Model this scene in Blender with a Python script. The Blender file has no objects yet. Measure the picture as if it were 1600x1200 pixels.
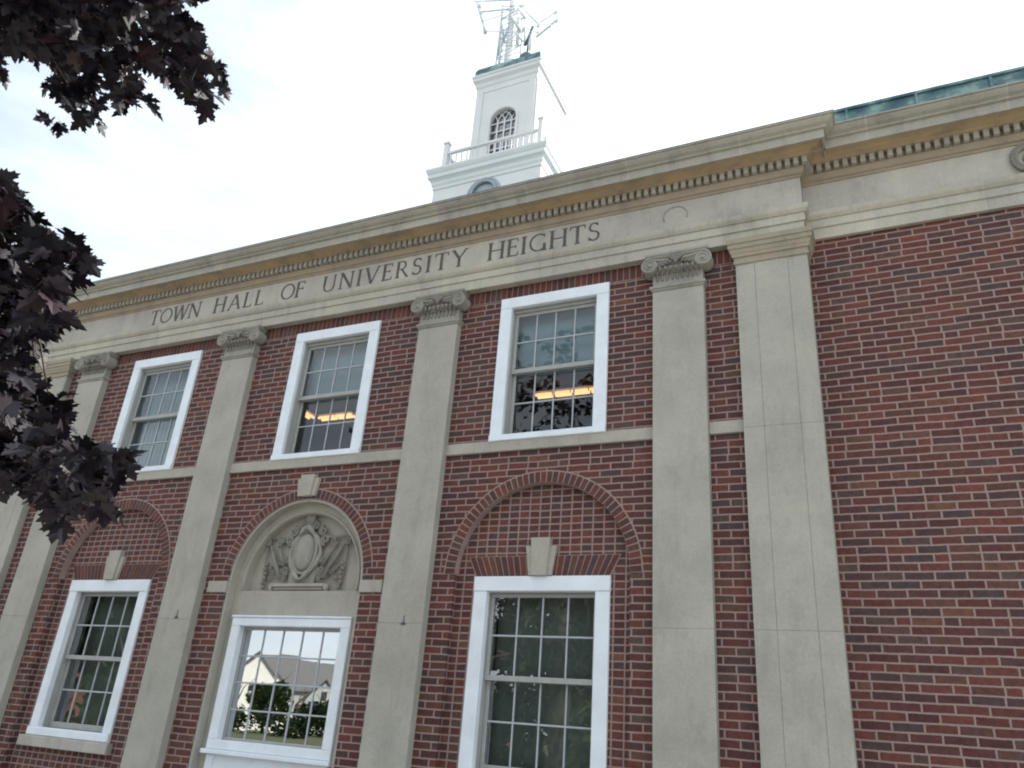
import bpy, bmesh, math, random
from mathutils import Vector, Matrix, Euler
from mathutils.geometry import tessellate_polygon
R = math.radians
PI = math.pi
scene = bpy.context.scene
col = scene.collection

# ---------------------------------------------------------------- camera
cam_data = bpy.data.cameras.new("camera")
cam = bpy.data.objects.new("camera", cam_data)
col.objects.link(cam)
scene.camera = cam
cam_data.sensor_width = 36
cam_data.lens = 27.425
cam_data.clip_end = 3000
cam_data.clip_start = 0.05
yaw, pitch, roll = R(-26.31379), R(24.18247), R(4.68223)
fv = Vector((math.sin(yaw)*math.cos(pitch), math.cos(yaw)*math.cos(pitch), math.sin(pitch)))
rv = Vector((math.cos(yaw), -math.sin(yaw), 0)); uv_ = rv.cross(fv)
r2 = math.cos(roll)*rv + math.sin(roll)*uv_
u2 = -math.sin(roll)*rv + math.cos(roll)*uv_
cam.matrix_world = Matrix(((r2.x, u2.x, -fv.x, 5.7249), (r2.y, u2.y, -fv.y, -6.6843),
                           (r2.z, u2.z, -fv.z, 1.5977), (0, 0, 0, 1)))

# ---------------------------------------------------------------- sky, sun, exposure
SUN_EL, SUN_AZ = R(46), R(48)          # azimuth from +y (behind the hall) towards +x
world = bpy.data.worlds.new("World")
scene.world = world
world.use_nodes = True
wn = world.node_tree; wn.nodes.clear()
def N(tree, t, **kw):
    n = tree.nodes.new(t)
    for k, v in kw.items(): setattr(n, k, v)
    return n
sky = N(wn, 'ShaderNodeTexSky', sky_type='NISHITA', sun_disc=False, sun_elevation=SUN_EL, sun_rotation=SUN_AZ,
        air_density=1.0, dust_density=2.0, ozone_density=1.0)
tc = N(wn, 'ShaderNodeTexCoord')
mp = N(wn, 'ShaderNodeMapping'); mp.inputs['Scale'].default_value = (1.6, 1.6, 4.2)
nz = N(wn, 'ShaderNodeTexNoise'); nz.inputs['Scale'].default_value = 1.7; nz.inputs['Detail'].default_value = 7; nz.inputs['Roughness'].default_value = 0.55
rp = N(wn, 'ShaderNodeValToRGB')
rp.color_ramp.elements[0].position = 0.40; rp.color_ramp.elements[0].color = (0.52, 0.52, 0.52, 1)
rp.color_ramp.elements[1].position = 0.60; rp.color_ramp.elements[1].color = (0.9, 0.9, 0.9, 1)
# a clearer, paler blue patch low in the west (left of the hall)
vd = N(wn, 'ShaderNodeVectorMath', operation='DISTANCE'); vd.inputs[1].default_value = (-0.85, 0.30, 0.45)
pm = N(wn, 'ShaderNodeMapRange'); pm.inputs[1].default_value = 0.15; pm.inputs[2].default_value = 0.95; pm.inputs[3].default_value = 0.58; pm.inputs[4].default_value = 1.0
mul = N(wn, 'ShaderNodeMath', operation='MULTIPLY')
mx = N(wn, 'ShaderNodeMix', data_type='RGBA')
mx.inputs[7].default_value = (7.7, 8.3, 8.6, 1)
bg = N(wn, 'ShaderNodeBackground'); bg.inputs['Strength'].default_value = 0.11
wo = N(wn, 'ShaderNodeOutputWorld')
L = wn.links.new
L(tc.outputs['Generated'], mp.inputs['Vector']); L(mp.outputs[0], nz.inputs['Vector']); L(nz.outputs[0], rp.inputs[0])
L(tc.outputs['Generated'], vd.inputs[0]); L(vd.outputs['Value'], pm.inputs[0]); L(rp.outputs[0], mul.inputs[0]); L(pm.outputs[0], mul.inputs[1])
L(mul.outputs[0], mx.inputs[0]); L(sky.outputs[0], mx.inputs[6]); L(mx.outputs[2], bg.inputs['Color']); L(bg.outputs[0], wo.inputs[0])

sun_d = bpy.data.lights.new("sun", 'SUN'); sun_d.energy = 3.6; sun_d.angle = R(0.55); sun_d.color = (1.0, 0.94, 0.84)
sun = bpy.data.objects.new("sun", sun_d); col.objects.link(sun)
sdir = Vector((math.sin(SUN_AZ)*math.cos(SUN_EL), math.cos(SUN_AZ)*math.cos(SUN_EL), math.sin(SUN_EL)))
sun.rotation_euler = (-sdir).to_track_quat('-Z', 'Y').to_euler()
sun.location = (20, 20, 30)

scene.view_settings.view_transform = 'Standard'
scene.view_settings.look = 'None'
scene.view_settings.exposure = 1.04
scene.view_settings.gamma = 1
scene.render.engine = 'CYCLES'
scene.cycles.max_bounces = 7
scene.cycles.transparent_max_bounces = 16
scene.cycles.use_denoising = True
scene.cycles.pixel_filter_type = 'BLACKMAN_HARRIS'
scene.cycles.filter_width = 2.0

# ---------------------------------------------------------------- helpers
class MB:
    """collects faces and links them as one mesh object"""
    def __init__(s): s.v = []; s.f = []; s.sm = []
    def add(s, vs, fs, smooth=False):
        b = len(s.v); s.v += [tuple(v) for v in vs]
        for f in fs: s.f.append([b+i for i in f]); s.sm.append(smooth)
    def box(s, x0, x1, y0, y1, z0, z1):
        s.add([(x0,y0,z0),(x1,y0,z0),(x1,y1,z0),(x0,y1,z0),(x0,y0,z1),(x1,y0,z1),(x1,y1,z1),(x0,y1,z1)],
              [(0,3,2,1),(4,5,6,7),(0,1,5,4),(1,2,6,5),(2,3,7,6),(3,0,4,7)])
    def bbox(s, x0, x1, y0, y1, z0, z1, c=0.006):
        """box with chamfered front edges (front is -y)"""
        s.add([(x0,y1,z0),(x1,y1,z0),(x1,y1,z1),(x0,y1,z1),
               (x0,y0+c,z0),(x1,y0+c,z0),(x1,y0+c,z1),(x0,y0+c,z1),
               (x0+c,y0,z0+c),(x1-c,y0,z0+c),(x1-c,y0,z1-c),(x0+c,y0,z1-c)],
              [(0,3,2,1),(0,1,5,4),(1,2,6,5),(2,3,7,6),(3,0,4,7),
               (4,5,9,8),(5,6,10,9),(6,7,11,10),(7,4,8,11),(8,9,10,11)])
    def prism(s, poly, y0, y1):
        """poly: (x,z) outline, extruded along y"""
        n = len(poly)
        vs = [(x,y0,z) for x,z in poly]+[(x,y1,z) for x,z in poly]
        tri = tessellate_polygon([[Vector((x,z,0)) for x,z in poly]])
        fs = [t for t in tri]+[tuple(n+i for i in reversed(t)) for t in tri]
        fs += [(i,(i+1)%n,n+(i+1)%n,n+i) for i in range(n)]
        s.add(vs, fs)
    def mold(s, x0, x1, yf, yb, prof):
        """profile of (d,z) swept round left return, front and right return with mitred corners"""
        rings = []
        for d, z in prof:
            rings.append([(x0-d,yb,z),(x0-d,yf-d,z),(x1+d,yf-d,z),(x1+d,yb,z)])
        n = len(prof); vs = [p for r in rings for p in r]; fs = []
        for i in range(n):
            j = (i+1)%n
            for k in range(3): fs.append((i*4+k,i*4+k+1,j*4+k+1,j*4+k))
        s.add(vs, fs)
    def sq(s, cx, cy, prof):
        """profile (half,z) swept round a square plan"""
        n = len(prof); vs = []
        for h, z in prof: vs += [(cx-h,cy-h,z),(cx+h,cy-h,z),(cx+h,cy+h,z),(cx-h,cy+h,z)]
        fs = []
        for i in range(n-1):
            for k in range(4): fs.append((i*4+k,i*4+(k+1)%4,(i+1)*4+(k+1)%4,(i+1)*4+k))
        fs.append(tuple(range((n-1)*4,n*4))); fs.append((3,2,1,0))
        s.add(vs, fs)
    def tube(s, pts, rad, n=6, cap=True):
        pts = [Vector(p) for p in pts]
        if not hasattr(rad, '__len__'): rad = [rad]*len(pts)
        vs = []; fs = []; up = None
        for i, p in enumerate(pts):
            d = (pts[min(i+1,len(pts)-1)]-pts[max(i-1,0)])
            if d.length < 1e-9: d = Vector((0,0,1))
            d.normalize()
            if up is None: up = d.orthogonal().normalized()
            up = (up - d*up.dot(d))
            if up.length < 1e-6: up = d.orthogonal()
            up.normalize(); w = d.cross(up)
            for k in range(n):
                a = 2*PI*k/n; vs.append(p+(up*math.cos(a)+w*math.sin(a))*rad[i])
        for i in range(len(pts)-1):
            for k in range(n): fs.append((i*n+k,i*n+(k+1)%n,(i+1)*n+(k+1)%n,(i+1)*n+k))
        if cap: fs.append(tuple(range(n-1,-1,-1))); fs.append(tuple(range((len(pts)-1)*n,len(pts)*n)))
        s.add(vs, fs, True)
    def ell(s, c, r, nu=12, nv=8, rot=None):
        vs = []; fs = []
        M = rot or Matrix.Identity(3)
        for j in range(nv+1):
            t = PI*j/nv
            for i in range(nu):
                a = 2*PI*i/nu
                vs.append(Vector(c)+M @ Vector((r[0]*math.sin(t)*math.cos(a), r[1]*math.sin(t)*math.sin(a), r[2]*math.cos(t))))
        for j in range(nv):
            for i in range(nu): fs.append((j*nu+i,(j+1)*nu+i,(j+1)*nu+(i+1)%nu,j*nu+(i+1)%nu))
        s.add(vs, fs, True)
    def build(s, name, mat, parent=None, recalc=True):
        me = bpy.data.meshes.new(name); me.from_pydata(s.v, [], s.f)
        me.polygons.foreach_set('use_smooth', s.sm)
        me.validate(); me.update()
        bm = bmesh.new(); bm.from_mesh(me); bmesh.ops.remove_doubles(bm, verts=bm.verts, dist=1e-6)
        if recalc: bmesh.ops.recalc_face_normals(bm, faces=bm.faces)
        bm.to_mesh(me); bm.free()
        me.materials.append(mat)
        o = bpy.data.objects.new(name, me); col.objects.link(o)
        if parent: o.parent = parent
        return o
def tag(o, label=None, cat=None, group=None, kind=None):
    if label: o['label'] = label
    if cat: o['category'] = cat
    if group: o['group'] = group
    if kind: o['kind'] = kind
    return o
def empty(name, loc=(0,0,0), parent=None):
    o = bpy.data.objects.new(name, None); o.location = loc; o.empty_display_size = 0.3
    col.objects.link(o)
    if parent: o.parent = parent
    return o
def copy_tree(o, parent=None):
    c = o.copy(); col.objects.link(c)
    if parent: c.parent = parent
    for ch in list(o.children): copy_tree(ch, c)
    return c

# ---------------------------------------------------------------- materials
def newmat(name):
    m = bpy.data.materials.new(name); m.use_nodes = True; t = m.node_tree
    b = t.nodes['Principled BSDF']; b.inputs['Roughness'].default_value = 0.8
    b.inputs['Specular IOR Level'].default_value = 0.3
    return m, t, b
def M_(t, op, a, b=None, c=None, clamp=False):
    n = t.nodes.new('ShaderNodeMath'); n.operation = op; n.use_clamp = clamp
    for i, x in enumerate((a, b, c)):
        if x is None: continue
        if isinstance(x, (int, float)): n.inputs[i].default_value = x
        else: t.links.new(x, n.inputs[i])
    return n.outputs[0]
def mixc(t, f, a, b, mode='MIX'):
    n = t.nodes.new('ShaderNodeMix'); n.data_type = 'RGBA'; n.blend_type = mode
    for i, x in ((0, f), (6, a), (7, b)):
        if isinstance(x, (int, float)): n.inputs[i].default_value = x
        elif isinstance(x, tuple): n.inputs[i].default_value = (*x, 1)
        else: t.links.new(x, n.inputs[i])
    return n.outputs[2]
def ramp(t, f, stops, interp='LINEAR'):
    n = t.nodes.new('ShaderNodeValToRGB'); n.color_ramp.interpolation = interp; e = n.color_ramp.elements
    while len(e) > 1: e.remove(e[-1])
    e[0].position = stops[0][0]; e[0].color = (*stops[0][1], 1)
    for p, c in stops[1:]:
        q = e.new(p); q.color = (*c, 1)
    t.links.new(f, n.inputs[0]); return n.outputs[0]
def noise(t, vec, scale, detail=4, rough=0.55, sc=None, out=0):
    if sc:
        m = t.nodes.new('ShaderNodeMapping'); m.inputs['Scale'].default_value = sc; t.links.new(vec, m.inputs[0]); vec = m.outputs[0]
    n = t.nodes.new('ShaderNodeTexNoise'); n.inputs['Scale'].default_value = scale; n.inputs['Detail'].default_value = detail
    n.inputs['Roughness'].default_value = rough; t.links.new(vec, n.inputs['Vector']); return n.outputs[out]
def bump(t, b, h, strength, dist):
    n = t.nodes.new('ShaderNodeBump'); n.inputs['Strength'].default_value = strength; n.inputs['Distance'].default_value = dist
    t.links.new(h, n.inputs['Height']); t.links.new(n.outputs[0], b.inputs['Normal'])
def pos(t):
    return t.nodes.new('ShaderNodeNewGeometry').outputs['Position']
BRICKS = [(0.0,(0.098,0.036,0.033)),(0.15,(0.076,0.032,0.030)),(0.29,(0.118,0.042,0.036)),(0.43,(0.090,0.040,0.035)),
          (0.56,(0.070,0.038,0.038)),(0.67,(0.104,0.050,0.042)),(0.78,(0.066,0.044,0.045)),(0.86,(0.130,0.044,0.036)),(0.93,(0.086,0.055,0.047)),(0.98,(0.135,0.062,0.042))]
MORTAR = (0.31, 0.228, 0.202)
def brick_mat(name, mode):
    m, t, b = newmat(name)
    P = pos(t); sp = t.nodes.new('ShaderNodeSeparateXYZ'); t.links.new(P, sp.inputs[0])
    wob = noise(t, P, 3.0, 2); wv = M_(t, 'MULTIPLY', M_(t, 'SUBTRACT', wob, 0.5), 0.016)
    u = M_(t, 'ADD', M_(t, 'ADD', sp.outputs[0], sp.outputs[1]), 40.0)
    z = M_(t, 'ADD', sp.outputs[2], wv)
    h = 0.0678
    zr = M_(t, 'DIVIDE', z, h); row = M_(t, 'FLOOR', zr); fz = M_(t, 'FRACT', zr)
    if mode == 'stack':
        w = 0.108; ur = M_(t, 'DIVIDE', u, w); cell = M_(t, 'FLOOR', ur); fx = M_(t, 'FRACT', ur)
        dx = M_(t, 'MULTIPLY', M_(t, 'MINIMUM', fx, M_(t, 'SUBTRACT', 1.0, fx)), w)
    else:
        w = 0.2155
        par = M_(t, 'MULTIPLY', M_(t, 'MODULO', row, 2.0), 0.5)
        jit = t.nodes.new('ShaderNodeTexWhiteNoise'); jit.noise_dimensions = '1D'; t.links.new(row, jit.inputs['W'])
        par = M_(t, 'ADD', par, M_(t, 'MULTIPLY', jit.outputs[0], 0.06))
        ur = M_(t, 'ADD', M_(t, 'DIVIDE', u, w), par); cs = M_(t, 'FLOOR', ur); fx = M_(t, 'FRACT', ur)
        dxs = M_(t, 'MULTIPLY', M_(t, 'MINIMUM', fx, M_(t, 'SUBTRACT', 1.0, fx)), w)
        # header course: stretcher + header alternating
        uh = M_(t, 'DIVIDE', u, w*1.5); ch = M_(t, 'FLOOR', uh); fh = M_(t, 'MULTIPLY', M_(t, 'FRACT', uh), 1.5)
        isst = M_(t, 'GREATER_THAN', fh, 0.5)
        d0 = M_(t, 'ABSOLUTE', fh); d1 = M_(t, 'ABSOLUTE', M_(t, 'SUBTRACT', fh, 0.5)); d2 = M_(t, 'ABSOLUTE', M_(t, 'SUBTRACT', fh, 1.5))
        dxh = M_(t, 'MULTIPLY', M_(t, 'MINIMUM', d0, M_(t, 'MINIMUM', d1, d2)), w)
        chh = M_(t, 'ADD', M_(t, 'MULTIPLY', ch, 2.0), isst)
        hd = M_(t, 'LESS_THAN', M_(t, 'ABSOLUTE', M_(t, 'SUBTRACT', M_(t, 'MODULO', row, 7.0), 3.0)), 0.5)
        def sel(a, b_): return M_(t, 'ADD', M_(t, 'MULTIPLY', a, M_(t, 'SUBTRACT', 1.0, hd)), M_(t, 'MULTIPLY', b_, hd))
        dx = sel(dxs, dxh); cell = sel(cs, M_(t, 'ADD', chh, 500.0))
    dz = M_(t, 'MULTIPLY', M_(t, 'MINIMUM', fz, M_(t, 'SUBTRACT', 1.0, fz)), h)
    en = noise(t, P, 60.0, 3); ew = M_(t, 'MULTIPLY', M_(t, 'SUBTRACT', en, 0.5), 0.0075)
    d = M_(t, 'ADD', M_(t, 'MINIMUM', dx, dz), ew)
    mr = t.nodes.new('ShaderNodeMapRange'); mr.inputs[1].default_value = 0.0058; mr.inputs[2].default_value = 0.0092
    mr.inputs[3].default_value = 0; mr.inputs[4].default_value = 1; t.links.new(d, mr.inputs[0]); mask = mr.outputs[0]
    cv = t.nodes.new('ShaderNodeCombineXYZ'); t.links.new(cell, cv.inputs[0]); t.links.new(row, cv.inputs[1])
    wn_ = t.nodes.new('ShaderNodeTexWhiteNoise'); wn_.noise_dimensions = '2D'; t.links.new(cv.outputs[0], wn_.inputs['Vector'])
    bc = ramp(t, wn_.outputs['Value'], BRICKS, 'CONSTANT')
    n2 = noise(t, P, 28, 5, 0.65); bc = mixc(t, 0.75, bc, ramp(t, n2, [(0.3,(0.62,0.62,0.64)),(0.7,(1.35,1.3,1.28))]), 'MULTIPLY')
    big = noise(t, P, 0.9, 4, 0.6); bc = mixc(t, 1.0, bc, ramp(t, big, [(0.3,(0.86,0.86,0.9)),(0.7,(1.14,1.1,1.06))]), 'MULTIPLY')
    mc = mixc(t, noise(t, P, 8, 4), MORTAR, (0.26,0.18,0.165))
    c = mixc(t, mask, mc, bc)
    eff = ramp(t, noise(t, P, 2.2, 6, 0.7, (1,1,0.6)), [(0.62,(0,0,0)),(0.8,(0.22,0.22,0.22))])
    c = mixc(t, eff, c, (0.36,0.33,0.32))
    t.links.new(c, b.inputs['Base Color']); b.inputs['Roughness'].default_value = 0.85
    hh = M_(t, 'ADD', mask, M_(t, 'MULTIPLY', n2, 0.35)); bump(t, b, hh, 0.9, 0.006)
    return m
def brick_island():
    m, t, b = newmat('brick_pieces')
    g = t.nodes.new('ShaderNodeNewGeometry'); P = g.outputs['Position']
    bc = ramp(t, g.outputs['Random Per Island'], BRICKS, 'CONSTANT')
    n2 = noise(t, P, 28, 5, 0.65); bc = mixc(t, 0.75, bc, ramp(t, n2, [(0.3,(0.62,0.62,0.64)),(0.7,(1.35,1.3,1.28))]), 'MULTIPLY')
    t.links.new(bc, b.inputs['Base Color']); bump(t, b, n2, 0.5, 0.004); return m
def plain(name, c, rough=0.7, var=0.15, scale=6, bmp=0.0, spec=0.3, metal=0.0):
    m, t, b = newmat(name); P = pos(t)
    n = noise(t, P, scale, 5, 0.6)
    lo = tuple(x*(1-var) for x in c); hi = tuple(min(1, x*(1+var)) for x in c)
    t.links.new(ramp(t, n, [(0.3,lo),(0.7,hi)]), b.inputs['Base Color'])
    b.inputs['Roughness'].default_value = rough; b.inputs['Specular IOR Level'].default_value = spec; b.inputs['Metallic'].default_value = metal
    if bmp: bump(t, b, noise(t, P, scale*8, 4), bmp, 0.003)
    return m
def stone_mat(name, base, ochre=0.0, dark=0.3, joint=None, joff=0.0):
    m, t, b = newmat(name); P = pos(t)
    n1 = noise(t, P, 2.2, 5, 0.6); n2 = noise(t, P, 45, 4, 0.6); n3 = noise(t, P, 7, 6, 0.7)
    c = ramp(t, n1, [(0.3,tuple(x*0.88 for x in base)),(0.7,tuple(x*1.10 for x in base))])
    c = mixc(t, 0.5, c, ramp(t, n2, [(0.3,(0.85,0.85,0.85)),(0.7,(1.12,1.12,1.12))]), 'MULTIPLY')
    # rain streaks and grime
    st = noise(t, P, 5.5, 5, 0.7, (1.0,1.0,0.22))
    c = mixc(t, M_(t, 'MULTIPLY', ramp(t, st, [(0.52,(0,0,0)),(0.74,(1,1,1))]), dark), c, (0.115,0.11,0.098))
    c = mixc(t, M_(t, 'MULTIPLY', ramp(t, n3, [(0.57,(0,0,0)),(0.75,(1,1,1))]), dark*0.8), c, (0.15,0.145,0.125))
    if ochre:
        oc = ramp(t, noise(t, P, 3.1, 6, 0.7, (1,1,2.5)), [(0.35,(0.50,0.32,0.16)),(0.5,(0.38,0.27,0.16)),(0.68,(0.17,0.13,0.09))])
        c = mixc(t, ochre, c, oc)
    if joint:
        sp = t.nodes.new('ShaderNodeSeparateXYZ'); t.links.new(P, sp.inputs[0])
        f = M_(t, 'FRACT', M_(t, 'DIVIDE', M_(t, 'ADD', sp.outputs[0], 50*joint-joff), joint))
        d = M_(t, 'MULTIPLY', M_(t, 'MINIMUM', f, M_(t, 'SUBTRACT', 1.0, f)), joint)
        k = t.nodes.new('ShaderNodeMapRange'); k.inputs[1].default_value = 0.005; k.inputs[2].default_value = 0.010
        k.inputs[3].default_value = 0.6; k.inputs[4].default_value = 0; t.links.new(d, k.inputs[0])
        c = mixc(t, k.outputs[0], c, (0.46,0.43,0.37))
        # each block of its own tone
        fl = M_(t, 'FLOOR', M_(t, 'DIVIDE', M_(t, 'ADD', sp.outputs[0], 50*joint-joff), joint))
        wnn = t.nodes.new('ShaderNodeTexWhiteNoise'); wnn.noise_dimensions = '1D'; t.links.new(fl, wnn.inputs['W'])
        c = mixc(t, 1.0, c, ramp(t, wnn.outputs['Value'], [(0,(0.88,0.88,0.90)),(1,(1.08,1.07,1.04))]), 'MULTIPLY')
    t.links.new(c, b.inputs['Base Color']); b.inputs['Roughness'].default_value = 0.9
    bump(t, b, M_(t, 'ADD', n2, n3), 0.35, 0.004)
    return m
def glass_mat(name, refl, tint=(1,1,1)):
    m = bpy.data.materials.new(name); m.use_nodes = True; t = m.node_tree; t.nodes.clear()
    o = t.nodes.new('ShaderNodeOutputMaterial'); mi = t.nodes.new('ShaderNodeMixShader')
    tr = t.nodes.new('ShaderNodeBsdfTransparent'); tr.inputs[0].default_value = (*tint, 1)
    gl = t.nodes.new('ShaderNodeBsdfGlossy'); gl.inputs['Roughness'].default_value = 0.0; gl.inputs['Color'].default_value = (0.95,0.97,1,1)
    fr = t.nodes.new('ShaderNodeFresnel'); fr.inputs[0].default_value = 1.5
    bp = t.nodes.new('ShaderNodeBump'); bp.inputs['Strength'].default_value = 0.04; bp.inputs['Distance'].default_value = 0.01
    t.links.new(noise(t, pos(t), 2.5, 1), bp.inputs['Height']); t.links.new(bp.outputs[0], gl.inputs['Normal'])
    f = M_(t, 'ADD', M_(t, 'MULTIPLY', fr.outputs[0], 1.4), refl, clamp=True)
    t.links.new(f, mi.inputs[0]); t.links.new(tr.outputs[0], mi.inputs[1]); t.links.new(gl.outputs[0], mi.inputs[2])
    t.links.new(mi.outputs[0], o.inputs[0]); return m
def copper_mat():
    m, t, b = newmat('weathered_copper'); P = pos(t)
    n = noise(t, P, 3.2, 5, 0.65, (1.0,1.0,1.3))
    c = ramp(t, n, [(0.36,(0.045,0.09,0.12)),(0.47,(0.09,0.17,0.19)),(0.56,(0.20,0.31,0.30)),(0.68,(0.30,0.40,0.37))])
    t.links.new(c, b.inputs['Base Color']); b.inputs['Roughness'].default_value = 0.6
    bump(t, b, noise(t, P, 14, 3), 0.3, 0.01); return m
def emit(name, c, s):
    m = bpy.data.materials.new(name); m.use_nodes = True; t = m.node_tree; b = t.nodes['Principled BSDF']
    b.inputs['Base Color'].default_value = (*c, 1); b.inputs['Emission Color'].default_value = (*c, 1); b.inputs['Emission Strength'].default_value = s
    return m
BR = brick_mat('red_brick_wall', 'common'); BRS = brick_mat('stacked_brick', 'stack'); BRI = brick_island()
MORT = plain('mortar', MORTAR, 0.95, 0.15, 9, 0.3)
STONE = stone_mat('limestone', (0.375,0.355,0.31), 0, 0.25)
SHAFT = stone_mat('limestone_shaft', (0.362,0.350,0.308), 0, 0.24)
ENTAB = stone_mat('limestone_blocks', (0.43,0.405,0.35), 0, 0.38, 0.907, 1.478)
FRIEZE = stone_mat('limestone_frieze', (0.435,0.41,0.365), 0, 0.32, 1.36, 0.78)
CORN = stone_mat('weathered_cornice', (0.37,0.35,0.305), 0.0, 0.45, 1.15, 0.3)
BED = stone_mat('stained_stone', (0.40,0.35,0.26), 0.60, 0.35)
CARVE = stone_mat('carved_stone', (0.31,0.30,0.265), 0, 0.6)
CARVED = stone_mat('grimy_carved_stone', (0.235,0.222,0.195), 0, 0.9)
LETTER = plain('letter_shade_grime', (0.105,0.10,0.09), 0.95, 0.4, 20)  # shade and dirt of cut letters painted as one dark tone
WHITE = plain('white_paint', (0.70,0.75,0.81), 0.55, 0.07, 5, 0.25)
TOWERW = plain('tower_white_paint', (0.66,0.66,0.67), 0.5, 0.05, 2, 0.1)
SASH = plain('sash_paint', (0.34,0.35,0.34), 0.5, 0.08, 8)
MUNT = plain('muntin_paint', (0.40,0.43,0.46), 0.5, 0.06, 8)
GLASSL = glass_mat('lower_window_glass', 0.13, (0.9,0.95,0.95))
GLASS = glass_mat('window_glass', 0.0, (0.9,0.95,0.97))
GLASSR = glass_mat('mirror_window_glass', 0.42, (0.8,0.85,0.85))
COPPER = copper_mat()
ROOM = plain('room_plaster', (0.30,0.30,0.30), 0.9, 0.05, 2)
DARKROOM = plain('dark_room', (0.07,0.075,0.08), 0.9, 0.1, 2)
CURT = plain('curtain_cloth', (0.36,0.44,0.46), 0.9, 0.06, 3)
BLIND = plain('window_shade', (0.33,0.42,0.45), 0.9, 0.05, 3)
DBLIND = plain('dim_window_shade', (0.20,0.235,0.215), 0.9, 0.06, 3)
LIT = emit('warm_tube', (1.0,0.52,0.22), 0.75)

AERIAL = plain('aerial_metal', (0.66,0.72,0.76), 0.5, 0.1, 8, 0, 0.4, 0.0)  # lightened so the bright sky's glare is already in the metal colour
METAL = plain('grey_metal', (0.30,0.33,0.36), 0.45, 0.1, 8, 0, 0.5, 0.3)
DMETAL = plain('dark_metal', (0.10,0.12,0.14), 0.5, 0.1, 8, 0, 0.5, 0.3)
# ---------------------------------------------------------------- the town hall
XA = 5.414            # right edge of the central block
YB = -0.094           # pilaster and entablature face
YW = 0.12             # wall of the recessed wings
BAYS = (-2.845, 0.0, 2.845)
hall = empty('town_hall', (0, 4.2, 0))
hall.matrix_world = Matrix.Identity(4)
tag(hall, 'red brick town hall with stone pilasters, carved name frieze and white cupola', 'building')

def wall_sheet(mb, x0, x1, z0, z1, y, holes, depth):
    """front face with holes (each an outline) and reveals going back by depth"""
    polys = [[Vector((x0,z0,0)),Vector((x1,z0,0)),Vector((x1,z1,0)),Vector((x0,z1,0))]]
    for hcur in holes: polys.append([Vector((a,b,0)) for a,b in hcur])
    flat = [v for p in polys for v in p]
    tri = tessellate_polygon(polys)
    mb.add([(v.x,y,v.y) for v in flat], [tuple(t) for t in tri])
    for hcur in holes:
        n = len(hcur)
        mb.add([(a,y,b) for a,b in hcur]+[(a,y+depth,b) for a,b in hcur], [(i,(i+1)%n,n+(i+1)%n,n+i) for i in range(n)])
def rect(x0, x1, z0, z1): return [(x0,z0),(x1,z0),(x1,z1),(x0,z1)]
def arch(cx, r, z0, zs, n=40):
    return [(cx-r,z0)]+[(cx+r,z0)]+[(cx+r*math.cos(PI*i/n), zs+r*math.sin(PI*i/n)) for i in range(n+1)]
# main wall
holes = []
for c in BAYS:
    holes.append(rect(c-0.55, c+0.55, 4.33, 5.92))
    r, zs = (0.875, 2.975) if c else (0.9, 2.93)
    holes.append(arch(c, r, 0.35 if c else 0.1, zs))
w = MB(); wall_sheet(w, -XA, XA, 0, 6.2, 0.0, holes, 0.30)
w.box(-XA, XA, 0.31, 0.33, 6.0, 7.1)
w.build('wall', BR, hall)
# recessed wall in the side arches
for c in (BAYS[0], BAYS[2]):
    w = MB(); wall_sheet(w, c-0.95, c+0.95, 0.2, 4.0, 0.08, [rect(c-0.60,c+0.60,1.22,2.90)], 0.2); w.build('recessed_wall', BRS, hall)
# wings
for s in (-1, 1):
    w = MB(); a, b_ = (XA, 12) if s > 0 else (-12, -XA)
    w.box(a, b_, YW, YW+0.4, 0, 6.2); w.build('wing_wall', BR, hall)
w = MB(); w.box(-12, 12, 8.2, 8.5, 0, 7.15); w.box(-12.0, -11.7, 0.52, 8.2, 0, 7.15); w.box(11.7, 12.0, 0.52, 8.2, 0, 7.15); w.build('rear_wall', BR, hall)

def voussoirs(name, cx, cz, r0, r1, a0, a1, n, yf, gap=0.013):
    m_ = MB()
    for i in range(n):
        t0 = a0+(a1-a0)*i/n; t1 = a0+(a1-a0)*(i+1)/n; g = gap/2/((r0+r1)/2)
        t0 += g; t1 -= g
        q = [(cx+r*math.cos(t), cz+r*math.sin(t)) for r, t in ((r0+0.004,t0),(r1-0.004,t0),(r1-0.004,t1),(r0+0.004,t1))]
        m_.prism(q, yf, yf+0.1)
    o = m_.build(name, BRI, hall)
    k = MB(); nn = 40
    pts = [(cx+(r0+0.001)*math.cos(a0+(a1-a0)*i/nn), cz+(r0+0.001)*math.sin(a0+(a1-a0)*i/nn)) for i in range(nn+1)]
    pts += [(cx+(r1+0.010)*math.cos(a0+(a1-a0)*i/nn), cz+(r1+0.010)*math.sin(a0+(a1-a0)*i/nn)) for i in range(nn,-1,-1)]
    k.prism(pts, yf+0.004, yf+0.095); k.build('mortar_bed', MORT, o)
    return o
for c in BAYS:
    if c:
        voussoirs('brick_arch', c, 2.975, 0.873, 0.985, 0, PI, 47, -0.008)
    else:
        voussoirs('brick_arch', c, 2.93, 0.898, 1.005, R(7), PI-R(7), 44, -0.008)
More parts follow.
